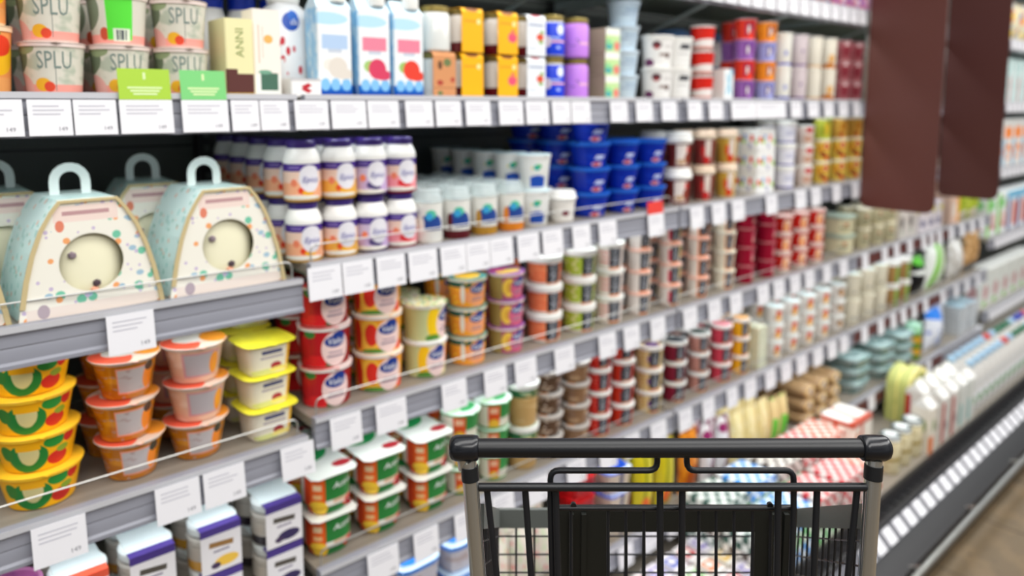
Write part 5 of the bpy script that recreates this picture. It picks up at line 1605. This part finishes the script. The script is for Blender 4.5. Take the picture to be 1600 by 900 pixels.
KIND['wedge'] = Kind(wedge, 0.11, 0.05, 0.24, 'arched pack', 'gift pack', 'arched olive packs')
KIND['wedge'].spawn((x_at(1416, -0.07, DECKZ + 0.12), -0.068, DECKZ + 0.0006), 0, 'olive yellow arched pack with pale edge behind the dark lidded jars')
m_mc = mat('white carton red strip', '#dad6d0', 0.4, shapes=[('r', 0.12, 0.4, 0.2, 0.5, '#a83028'), ('e', 0.6, 0.35, 0.14, 0.12, '#4a4a50'), ('r', 0.6, 0.7, 0.2, 0.05, '#c9c4c0')])
m_mc2 = mat('white carton teal strip', '#d8dad5', 0.4, shapes=[('r', 0.12, 0.3, 0.12, 0.26, '#7ab4b0'), ('d', 8, 8, 0.2, '#b8bab8')])
m_mc3 = mat('white carton orange foot', '#e6dfd2', 0.4, shapes=[('r', 0.3, 0.18, 0.3, 0.2, '#d8763a'), ('e', 0.6, 0.6, 0.2, 0.15, '#8a9a6a')])


def milkcarton(kind, desc, mt):
    def make():
        mb = MB()
        mb.box(-0.036, 0.036, -0.036, 0.036, 0, 0.19, WHITE, mt, mt, WHITE, 0.002)
        o0 = len(mb.v)
        mb.v += [(-0.036, -0.036, 0.1902), (0.036, -0.036, 0.1902), (0.036, 0.036, 0.1902), (-0.036, 0.036, 0.1902), (-0.036, -0.002, 0.222), (0.036, -0.002, 0.222), (0.036, 0.002, 0.222), (-0.036, 0.002, 0.222)]
        for q in ((0, 1, 5, 4), (1, 2, 6, 5), (2, 3, 7, 6), (3, 0, 4, 7), (4, 5, 6, 7)):
            mb.face([o0 + t for t in q], WHITE)
        o = mb.build('milk_carton', smooth=0)
        fb = MB()
        fb.box(-0.036, 0.036, -0.0012, 0.0012, 0.2222, 0.236, WHITE)
        fb.build('gable_fin', o, smooth=0)
        return o
    KIND[kind] = Kind(make, 0.037, 0.037, 0.24, desc, 'carton', desc)


milkcarton('mcred', 'white milk carton with red side strip', m_mc)
milkcarton('mcteal', 'white milk carton with teal strip', m_mc2)
milkcarton('mcor', 'white milk carton with orange foot', m_mc3)
for k, px, Y, wh in (('mcor', 1443, -0.255, 'by the deck edge'), ('mcred', 1463, -0.25, 'first of two'), ('mcred', 1478, -0.25, 'second of two'), ('mcteal', 1492, -0.25, 'first of two'), ('mcteal', 1504, -0.25, 'second of two')):
    X = x_at(px, Y, DECKZ + 0.1)
    for r in range(2 if k != 'mcor' else 1):
        KIND[k].spawn((X, Y + r * 0.079, DECKZ + 0.0006), 0, label(KIND[k].desc, '', ROW[r], wh))
m_milk = mat('milk bottle', '#d6d4d0', 0.3, shapes=[('r', 0.45, 0.35, 0.12, 0.16, '#eceef0'), ('e', 0.42, 0.3, 0.05, 0.08, '#8ab088'), B(0.62, 0.66, '#cfd4d8')])


def milkb(kind, desc, capc):
    r = 0.036
    bottle(kind, desc, r, [(r * 0.9, 0), (r, 0.008), (r, 0.15), (r * 0.8, 0.19), (r * 0.45, 0.215), (r * 0.42, 0.222)], m_milk, [(0.017, 0.2225), (0.018, 0.225), (0.018, 0.243), (0.014, 0.246)], mat(kind + ' cap', capc, 0.35), name='milk_bottle', cat='bottle', group='milk bottles on the bottom deck')


milkb('mbw', 'white milk bottle with pale blue cap', '#a8c8e0')
milkb('mbg', 'white milk bottle with dark green cap', '#1c6848')
milkb('mbr', 'white milk bottle with red cap', '#cc3a34')
milkb('mbb', 'white milk bottle with deep blue cap', '#2a3ea8')
ORD = ['first', 'second', 'third', 'fourth', 'fifth', 'sixth', 'seventh', 'eighth', 'ninth', 'tenth', 'eleventh', 'twelfth', 'thirteenth', 'fourteenth', 'fifteenth', 'sixteenth', 'seventeenth']
X = x_at(1513, -0.25, DECKZ + 0.1)
for i in range(20):
    k = 'mbw' if i < 6 else ['mbg', 'mbg', 'mbb', 'mbr'][(i // 2) % 4] if i % 4 != 3 else 'mbw'
    for r in range(2):
        n = LABELS.setdefault('cnt' + k + str(r), 0)
        LABELS['cnt' + k + str(r)] += 1
        KIND[k].spawn((X + i * 0.083, -0.25 + r * 0.078, DECKZ + 0.0006), 0, label(KIND[k].desc, '', ROW[r], '%s of its colour along the deck' % ORD[n]))

# ------------------------------------------------------------------ the end bay beyond the signs
m_e1 = mat('white milk bag green print', '#eef4f0', 0.35, shapes=[('e', 0.5, 0.75, 0.3, 0.12, '#8ed08a'), ('r', 0.12, 0.5, 0.12, 0.6, '#7cc84a'), ('e', 0.6, 0.35, 0.3, 0.2, '#e8c8c0'), ('r', 0.6, 0.2, 0.25, 0.06, '#c8787a')])
m_e2 = mat('white milk bag blue print', '#e6eef6', 0.35, shapes=[('r', 0.15, 0.5, 0.14, 0.6, '#3a3a86'), ('r', 0.5, 0.92, 0.5, 0.12, '#8ac8e6'), ('r', 0.8, 0.4, 0.2, 0.3, '#e0723a')])
m_e3 = mat('white carton orange print', '#eceae6', 0.4, shapes=[('r', 0.5, 0.72, 0.4, 0.12, '#ef8a2c'), ('e', 0.6, 0.3, 0.4, 0.18, '#ef9a5a'), ('e', 0.6, 0.26, 0.25, 0.10, '#eceae6'), ('r', 0.12, 0.3, 0.12, 0.3, '#9ac0d8')])
m_e4 = mat('pale teal carton', '#cfe2e0', 0.4, shapes=[('r', 0.3, 0.3, 0.08, 0.3, '#c8484a'), ('n', 4, 4, 0.55, '#8ac0bc'), ('r', 0.7, 0.5, 0.1, 0.4, '#e8ecec')])
m_e5 = mat('colourful sweet bag', '#d8d2b8', 0.4, shapes=[('d', 4, 4, 0.36, '#d8743a'), ('d', 5, 4, 0.3, '#3a78b8', 2.7), ('d', 4, 5, 0.3, '#e4c44a', 6.1)])
carton('e1', 'white carton with green print in the end bay', 0.17, 0.10, 0.24, m_e1, m_e1, m_e1, WHITE)
carton('e2', 'white and blue carton in the end bay', 0.17, 0.10, 0.24, m_e2, m_e2, m_e2, WHITE)
carton('e3', 'white carton with orange print in the end bay', 0.17, 0.10, 0.27, m_e3, m_e3, m_e3, WHITE)
carton('e4', 'pale teal carton in the end bay', 0.15, 0.10, 0.25, m_e4, m_e4, m_e4, WHITE)
bag('e5', 'colourful patterned bag on the topmost end shelf', 0.20, 0.22, 0.08, m_e5)
for k, shelf, n, step in (('e1', 'R3', 2, 0.19), ('e2', 'R3', 5, 0.19), ('e3', 'R2', 7, 0.19), ('e4', 'S1', 8, 0.17), ('e5', 'S0', 6, 0.22)):
    K = KIND[k]
    for i in range(n):
        X = 4.93 + i * step + (0.38 if k == 'e2' else 0)
        z = S[shelf]
        K.spawn((X, K.hd + 0.03, z + 0.0006), 0, label(K.desc, '', '', '%s along its shelf' % ORD[i]))
m_e6 = mat('white carton with grey green print', '#e2e4de', 0.4, shapes=[('e', 0.5, 0.4, 0.3, 0.2, '#c8a0a0'), ('e', 0.4, 0.1, 0.2, 0.08, '#8ec060')])
carton('e6', 'low white carton on the lowest end shelf', 0.17, 0.10, 0.22, m_e6, m_e6, m_e6, WHITE)
for i in range(6):
    KIND['e6'].spawn((4.93 + i * 0.19, 0.085, S['R4'] + 0.0006), 0, label(KIND['e6'].desc, '', '', '%s along its shelf' % ORD[i]))
# goods on the topmost visible shelf before the signs
m_t0 = mat('mauve top shelf box', '#b86a86', 0.45, shapes=[('n', 4, 3, 0.5, '#6a78c8'), ('d', 4, 3, 0.3, '#e0c8d0')])
carton('topbox', 'mauve and blue box on the topmost visible shelf', 0.12, 0.10, 0.12, m_t0, m_t0, name='box', cat='box')
for i, px in enumerate((1292, 1312, 1330)):
    col('topbox', px, 'S0', where=['left', 'middle', 'right'][i] + ' of three')

# ------------------------------------------------------------------ price tags
m_tag = mat('white price tag', '#eeedf1', 0.5)
m_tagline = mat('pale tag print', '#c4c3cb', 0.6)
m_tagred = mat('red tag head', '#d8443c', 0.5)
m_talk1 = mat('yellow green shelf card', '#a5c83e', 0.5)
m_talk2 = mat('mint green shelf card', '#7cc87c', 0.5)
TAGN = {}


def price_tag(px0, px1, shelf, hh=0.064, drop=0.004, talker=None, red=False, x=None, w_=None, yy=-0.0115, tilt=0.10):
    z = S[shelf] - drop if shelf in S else shelf
    if x is None:
        xa, xb = x_at(px0, yy, z - hh / 2), x_at(px1, yy, z - hh / 2)
    else:
        xa, xb = x - w_ / 2, x + w_ / 2
    W = xb - xa
    mb = MB()
    mb.box(-W / 2, W / 2, -0.0006, 0.0006, -hh, 0, m_tag)
    rnd = random.Random(int(px0 * 7 + (x or 0) * 1000))
    if W > 0.024:
        for q in range(3):
            mb.box(-W * 0.38, W * (0.1 + 0.28 * rnd.random()), -0.0009, -0.0007, -hh * (0.16 + q * 0.11) - 0.0022, -hh * (0.16 + q * 0.11), m_tagline)
        if W > 0.04:
            mb.text('149', hh * 0.16, GREYINK, lambda a, b: (W * 0.27 + a, -0.0009, -hh * 0.82 + b))
    o = mb.build('price_tag', smooth=0)
    if talker:
        tb = MB()
        tm = m_talk1 if talker == 1 else m_talk2
        pl = mat('pale card print', '#d9ebb4', 0.5)
        tb.box(-W / 2 * 0.98, W / 2 * 0.98, -0.0006, 0.0006, 0.0005, 0.050, tm)
        tb.box(-0.002, 0.002, -0.0009, -0.0007, 0.033, 0.044, pl)
        for q in range(3):
            tb.box(-0.026 + q * 0.004, 0.026 - q * 0.004, -0.0009, -0.0007, 0.018 - q * 0.005, 0.021 - q * 0.005, pl)
        tb.build('shelf_card', o, smooth=0)
        o.children[0]['label'] = 'yellow green card' if talker == 1 else 'mint green card'
    if red:
        tb = MB()
        tb.box(-W / 2, W / 2, -0.0006, 0.0006, 0.0005, 0.036, m_tagred)
        tb.build('red_head', o, smooth=0)
    o.location = ((xa + xb) / 2, yy, z)
    o.rotation_euler.x = -tilt
    n = TAGN[shelf] = TAGN.get(shelf, 0) + 1
    return o, n


TL = {
    'S1': [(-60, 36), (43, 112), (115, 182), ('t1', 187, 270), ('t2', 284, 356), (361, 404), (406, 450), (460, 512), (517, 571), (574, 622), (633, 675), (680, 719), (727, 765), (779, 816), (821, 856), (862, 890), (892, 921), (953, 979), (993, 1018), (1033, 1056), (1074, 1095), (1107, 1128), (1142, 1180), (1181, 1226), (1235, 1251), (1262, 1278), (1287, 1301), (1310, 1324), (1332, 1343)],
    'S2': [(481, 533), (535, 582), (588, 632), (638, 682), (688, 727), (728, 764), (765, 800), (808, 841), (847, 878), (894, 921), (935, 962), ('red', 1012, 1036), (1078, 1098), (1112, 1132), (1143, 1162), (1196, 1213), (1242, 1258), (1267, 1281), (1300, 1312), (1330, 1340)],
    'L2': [(167, 241)],
    'L3': [(50, 135), (243, 312), (318, 382), (439, 490)],
    'S3': [(516, 564), (587, 634), (690, 728), (756, 790), (804, 837), (866, 896), (935, 961), (974, 998), (1016, 1038), (1067, 1088), (1106, 1125), (1140, 1158), (1183, 1200), (1208, 1224), (1234, 1249), (1257, 1271), (1285, 1297), (1311, 1323), (1346, 1356), (1377, 1386), (1396, 1404), (1417, 1425), (1439, 1446), (1452, 1458), (1464, 1471), (1482, 1489), (1499, 1506), (1515, 1521), (1530, 1536)],
    'S4': [(574, 622), (646, 684), (710, 748), (768, 802), (824, 856), (885, 914), (936, 962), (976, 998), (1016, 1040), (1060, 1080), (1097, 1115), (1135, 1151), (1163, 1180), (1195, 1210), (1220, 1235), (1244, 1259), (1270, 1284), (1293, 1306), (1312, 1324), (1345, 1355), (1371, 1380), (1391, 1399), (1407, 1415), (1424, 1431), (1442, 1449), (1469, 1476), (1490, 1496), (1507, 1513), (1524, 1530)],
    'S5': [(740, 772), (868, 892), (905, 930), (966, 988), (1005, 1026), (1042, 1060), (1088, 1104), (1130, 1146), (1168, 1182), (1212, 1226), (1238, 1252), (1262, 1275), (1290, 1302), (1325, 1336), (1356, 1366), (1382, 1391), (1408, 1417), (1429, 1437), (1447, 1454)],
}
for sh, L in TL.items():
    for t in L:
        kw = {}
        if isinstance(t[0], str):
            kw = {'talker': 1} if t[0] == 't1' else {'talker': 2} if t[0] == 't2' else {'red': True}
            t = t[1:]
        o, n = price_tag(t[0], t[1], sh, hh=0.054 if sh == 'S1' else 0.064, drop=0.007 if sh == 'S1' else 0.003, **kw)
        nm = LEVELN[sh]
        ordw = (ORD + ['eighteenth', 'nineteenth', 'twentieth', 'twenty-first', 'twenty-second', 'twenty-third', 'twenty-fourth', 'twenty-fifth', 'twenty-sixth', 'twenty-seventh', 'twenty-eighth', 'twenty-ninth', 'thirtieth'])[n - 1]
        if 'talker' in kw:
            lab = 'white price tag topped by a %s card on the %s rail' % ('yellow green' if kw['talker'] == 1 else 'mint green', nm)
        elif 'red' in kw:
            lab = 'price tag with red head standing on the second shelf rail under the blue bowls'
        elif len(L) == 1:
            lab = 'single white price tag on the rail under the cake boxes'
        else:
            lab = 'white price tag on the %s rail, %s from the left' % (nm, ordw)
        tag(o, lab, 'price tag', 'price tags on the shelf rails')
for sh, x0, n, step, kx in (('S0', 1.84, 15, 0.077, ''), ('S0', 3.02, 1, 0.08, ''), ('S0', 4.86, 9, 0.085, 'end bay '), ('S1', 4.86, 9, 0.085, 'end bay '), ('R2', 4.86, 12, 0.085, 'end bay '), ('R3', 4.84, 14, 0.075, 'end bay '), ('R4', 4.84, 14, 0.075, 'end bay ')):
    if n < 2:
        continue
    for i in range(n):
        o, _ = price_tag(0, 0, sh, x=x0 + 0.04 + i * step, w_=0.066, hh=0.052, drop=0.006)
        tag(o, '%swhite price tag on the %s rail, %s from the left' % (kx, LEVELN[sh] if sh[0] == 'S' else LEVELN[sh], ORD[i]), 'price tag', 'price tags on the shelf rails')
for i in range(34):
    xx = 2.36 + i * 0.088
    mb = MB()
    W = 0.058
    mb.box(-W / 2, W / 2, -0.0006, 0.0006, -0.026, 0.026, m_tag)
    for q in range(3):
        mb.box(-W * 0.4, W * 0.2, -0.0009, -0.0007, 0.012 - q * 0.006, 0.014 - q * 0.006, m_tagline)
    o = mb.build('price_tag', smooth=0)
    o.location = (xx, -0.3855, 0.1325)
    o.rotation_euler.x = -math.radians(44)
    words = (ORD + ['eighteenth', 'nineteenth', 'twentieth', 'twenty-first', 'twenty-second', 'twenty-third', 'twenty-fourth', 'twenty-fifth', 'twenty-sixth', 'twenty-seventh', 'twenty-eighth', 'twenty-ninth', 'thirtieth', 'thirty-first', 'thirty-second', 'thirty-third', 'thirty-fourth'])[i]
    tag(o, 'white price tag on the sloping rail of the bottom deck, %s from the left' % words, 'price tag', 'price tags on the bottom deck rail')

# ------------------------------------------------------------------ shopping cart
m_cartbar = mat('dark grey handle', '#161619', 0.38)
m_cartcap = mat('charcoal handle cap', '#1a1b1f', 0.22)
m_wirec = mat('charcoal coated wire', '#1c1d20', 0.35)
m_tubec = mat('chromed tube', '#dededa', 0.17, 0.9)
m_rimc = mat('grey basket rim', '#6b6f6c', 0.4)
m_panelc = mat('black seat panel', '#1d1f1c', 0.45)
cart = empty('shopping_cart', (0, 0, 0))
tag(cart, 'shopping cart with charcoal handle bar, chrome posts and dark wire basket in the foreground', 'shopping cart')
GF = Vector((0, -D, 0))


def cp(px, py, dist):
    """A point of the cart: picture position and distance ahead of the viewer, in metres."""
    t = dist / F
    return EYE + (FWD * F + RIGHT * (px - CX) - UP * (py - CY)) * t


def cw(lat, ahead, z):
    return GF + RIGHT * lat + HEAD * ahead + Vector((0, 0, z))


def loc_of(p):                                        # to cart terms: (lateral, ahead, height)
    q = p - GF
    return q.dot(RIGHT), q.dot(HEAD), q.z


dH = 0.80


def cpz(px, py, dist):
    return loc_of(cp(px, py, dist))


# handle
hl, hr = cp(724, 700, dH), cp(1368, 700, dH)
mb = MB()
ax = (hr - hl).normalized()
mb.tube([hl + ax * 0.012, hr - ax * 0.012], 0.0102, m_cartbar, 24)
mb.build('handle_bar', cart, smooth=40)
for e, s in ((hl, 1), (hr, -1)):
    mb = MB()
    rr = [(-0.0155, 0.004), (-0.0150, 0.0085), (-0.0125, 0.0120), (-0.008, 0.0138), (0.0, 0.0140), (0.010, 0.0140), (0.0150, 0.0134), (0.0165, 0.0118), (0.0168, 0.0104)]
    mb.tube([e + ax * s * a for a, _ in rr], [b for _, b in rr], m_cartcap, 24)
    mb.build('end_cap', cart, smooth=50)
# posts
for side, (pa, pb, pe, capx) in (('l', ((735, 748), (747, 900), 1, hl)), ('r', ((1364, 746), (1354, 900), -1, hr))):
    A, Bq = cp(pa[0], pa[1], dH), cp(pb[0], pb[1], dH + 0.004)
    dv = (Bq - A)
    low = A + dv * 5.2
    mb = MB()
    mb.tube([A, Bq, low, low + HEAD * 0.03 + Vector((0, 0, -0.04)), Vector((low.x, low.y, 0)) + HEAD * 0.09 + Vector((0, 0, 0.20))], 0.0088, m_tubec, 20)
    mb.build('post', cart, smooth=50)
    mb = MB()
    up = A - dv.normalized() * 0.018
    e = capx + (-ax if False else Vector((0, 0, -0.004)))
    mb.tube([A + dv.normalized() * 0.001, up, capx + ax * pe * 0.002 + Vector((0, 0, -0.022)), capx + Vector((0, 0, -0.004))], [0.0086, 0.0086, 0.0085, 0.0085], m_tubec, 16)
    mb.build('post_bend', cart, smooth=50)
    mb = MB()
    mb.tube([A + dv.normalized() * 0.0015, up + dv.normalized() * 0.004], 0.0096, BLACK, 20)
    mb.build('collar', cart, smooth=50)
# rear gate: top rod and upright wires
mb = MB()
mb.tube([cp(748, 761, dH), cp(1358, 761, dH)], 0.0046, m_wirec, 14)
mb.build('gate_rod', cart, smooth=50)
for xt, xb in ((760, 776), (820, 830), (868, 872), (1031, 1032), (1066, 1065), (1216, 1214), (1277, 1271), (1340, 1325)):
    a, b = cp(xt, 758, dH + 0.007), cp(xb, 900, dH + 0.009)
    mb = MB()
    mb.tube([a, b, a + (b - a) * 2.3], 0.0037, m_wirec, 10)
    mb.build('gate_wire', cart, smooth=50)
# bent wire bracket above the gate


def bend(pts, r=10, n=4):
    out = [pts[0]]
    for i in range(1, len(pts) - 1):
        p, a, b = Vector(pts[i]), Vector(pts[i - 1]), Vector(pts[i + 1])
        u, v = (a - p).normalized() * r, (b - p).normalized() * r
        for k in range(n + 1):
            t = k / n
            out.append(tuple((p + u) * (1 - t) ** 2 + p * 2 * t * (1 - t) + (p + v) * t ** 2))
    out.append(pts[-1])
    return out


for pts in ([(1027, 700), (1027, 735), (860, 735), (860, 796)], [(1073, 700), (1073, 735), (1240, 735), (1240, 796)]):
    mb = MB()
    mb.tube([cp(x, y, dH + 0.013 if y > 705 else dH + 0.004) for x, y in bend(pts, 14)] + [cp(pts[-1][0] + (3 if pts[0][0] < 1050 else -3), 900, dH + 0.016), cp(pts[-1][0] + (6 if pts[0][0] < 1050 else -6), 1080, dH + 0.018)], 0.0034, m_wirec, 10)
    mb.build('bracket_wire', cart, smooth=50)
mb = MB()
mb.tube([cp(858, 794, dH + 0.02), cp(1243, 794, dH + 0.02)], 0.0030, m_wirec, 10)
mb.build('flap_rod', cart, smooth=50)
for x in (892, 950, 978, 1006, 1092, 1119, 1147, 1176, 1204):
    mb = MB()
    mb.tube([cp(x, 794, dH + 0.024), cp(x + (1050 - x) * 0.01, 1060, dH + 0.026)], 0.0018, m_wirec, 8)
    mb.build('flap_wire', cart, smooth=50)
for x in (896, 1203):
    mb = MB()
    c0 = cp(x, 789, dH + 0.02)
    mb.tube([c0 - HEAD * 0.002, c0 + HEAD * 0.002], 0.0032, m_wirec, 12)
    mb.build('hook_end', cart, smooth=50)
# black seat panel with a window
dP = 0.95
L0, a0, _ = cpz(872, 795, dP)
L1 = cpz(1246, 795, dP)[0]
wl, wr = cpz(953, 840, dP)[0], cpz(1181, 840, dP)[0]
zt = cp(1060, 796, dP).z
zw = cp(1060, 834, dP).z
zb = zt - 0.36
pan = MB()


def pbox(mb, l0, l1, a, b, z0, z1, mt):
    c = [cw(l, q, z) for z in (z0, z1) for (l, q) in ((l0, a), (l1, a), (l1, b), (l0, b))]
    o = len(mb.v)
    mb.v += [tuple(p) for p in c]
    for q in ((0, 1, 5, 4), (1, 2, 6, 5), (2, 3, 7, 6), (3, 0, 4, 7), (4, 5, 6, 7), (3, 2, 1, 0)):
        mb.face([o + i for i in q], mt)


pbox(pan, L0, wl, a0, a0 + 0.012, zb, zt, m_panelc)
pbox(pan, wr, L1, a0, a0 + 0.012, zb, zt, m_panelc)
pbox(pan, wl, wr, a0, a0 + 0.012, zw, zt, m_panelc)
pbox(pan, wl, wr, a0, a0 + 0.012, zb, zb + 0.05, m_panelc)
for l in (L0 + 0.014, L0 + 0.030, L1 - 0.018, L1 - 0.034):
    pbox(pan, l, l + 0.006, a0 - 0.006, a0, zb, zt - 0.004, m_panelc)
pan.build('seat_panel', cart, smooth=0)
# basket: side walls run forward and lean in, rim drops to the front
dF = 1.13
RL, RR = cpz(752, 787, dH + 0.02), cpz(1352, 787, dH + 0.02)
FLp, FRp = cpz(778, 795, dF), cpz(1236, 795, dF)
rim_h = 0.030


def wallpt(R, Fp, t, dz):
    return cw(R[0] + (Fp[0] - R[0]) * t, R[1] + (Fp[1] - R[1]) * t, R[2] + (Fp[2] - R[2]) * t + dz)


def wall(name, R, Fp, nvert):
    mb = MB()
    o = len(mb.v)
    nrm = (wallpt(R, Fp, 1, 0) - wallpt(R, Fp, 0, 0)).cross(Vector((0, 0, 1))).normalized() * 0.003
    for s in (-1, 1):
        for t in (0, 1):
            for dz in (0, -rim_h):
                mb.v.append(tuple(wallpt(R, Fp, t, dz) + nrm * s))
    for q in ((0, 1, 3, 2), (4, 6, 7, 5), (0, 2, 6, 4), (1, 5, 7, 3), (0, 4, 5, 1), (2, 3, 7, 6)):
        mb.face([o + i for i in q], m_rimc)
    mb.build('basket_rim', cart, smooth=0)
    gb = MB()
    for i in range(nvert + 1):
        t = i / nvert
        gb.tube([wallpt(R, Fp, t, -rim_h), wallpt(R, Fp, t, -0.34)], 0.0017, m_wirec, 6)
    for dz in (-0.045, -0.075, -0.105, -0.135, -0.175, -0.215, -0.255, -0.30, -0.34):
        gb.tube([wallpt(R, Fp, 0, dz), wallpt(R, Fp, 1, dz)], 0.0013, m_wirec, 6)
    gb.build('wire_grid', cart, smooth=50)


wall('l', RL, FLp, 13)
wall('r', RR, FRp, 13)
wall('f', FLp, FRp, 16)
fb = MB()
for i in range(9):
    t = i / 8
    fb.tube([wallpt(RL, FLp, t, -0.34), wallpt(RR, FRp, t, -0.34)], 0.0025, m_wirec, 6)
for i in range(11):
    t = i / 10
    a = wallpt(RL, FLp, 0, -0.341).lerp(wallpt(RR, FRp, 0, -0.341), t)
    b = wallpt(RL, FLp, 1, -0.341).lerp(wallpt(RR, FRp, 1, -0.341), t)
    fb.tube([a, b], 0.0020, m_wirec, 6)
fb.build('basket_floor', cart, smooth=50)
# undercarriage and castors
c = (RL[0] + RR[0]) / 2
ub = MB()
for s in (-0.13, 0.13):
    ub.tube([cw(c + s * 1.2, 0.86, 0.22), cw(c + s * 0.98, 1.00, 0.165), cw(c + s * 0.95, 1.03, 0.165)], 0.010, m_tubec, 14)
    ub.tube([cw(c + s * 0.97, 1.01, 0.165), cw(c + s * 0.97, 1.01, 0.66)], 0.009, m_tubec, 14)
ub.tube([cw(c - 0.156, 0.86, 0.22), cw(c + 0.156, 0.86, 0.22)], 0.009, m_tubec, 14)
ub.build('undercarriage', cart, smooth=50)
m_tyre = mat('grey castor tyre', '#4a4a4c', 0.6)
for s in (-1, 1):
    for ah, zz in ((0.86, 0.21), (1.00, 0.165)):
        l = c + s * (0.156 if ah < 0.9 else 0.128)
        mb = MB()
        mb.tube([cw(l - 0.012, ah, 0.0505), cw(l - 0.010, ah, 0.0505), cw(l + 0.010, ah, 0.0505), cw(l + 0.012, ah, 0.0505)], [0.046, 0.05, 0.05, 0.046], m_tyre, 28)
        wo = mb.build('castor_wheel', cart, smooth=50)
        fb = MB()
        for q in (-0.016, 0.016):
            fb.tube([cw(l + q, ah, 0.0505), cw(l + q, ah, 0.112)], 0.004, m_steel, 8)
        fb.tube([cw(l - 0.018, ah, 0.112), cw(l + 0.018, ah, 0.112)], 0.005, m_steel, 8)
        fb.tube([cw(l, ah, 0.110), cw(l, ah, zz)], 0.008, m_steel, 10)
        fb.build('castor_fork', wo, smooth=50)
for s_, n_ in LABELS.items():
    if n_ > 1 and not s_.startswith('cnt'):
        print('DUPLICATE LABEL', n_, s_)
for ob in SC.objects:
    if 'label' in ob and len(str(ob['label']).split()) > 16:
        print('LONG', ob['label'])
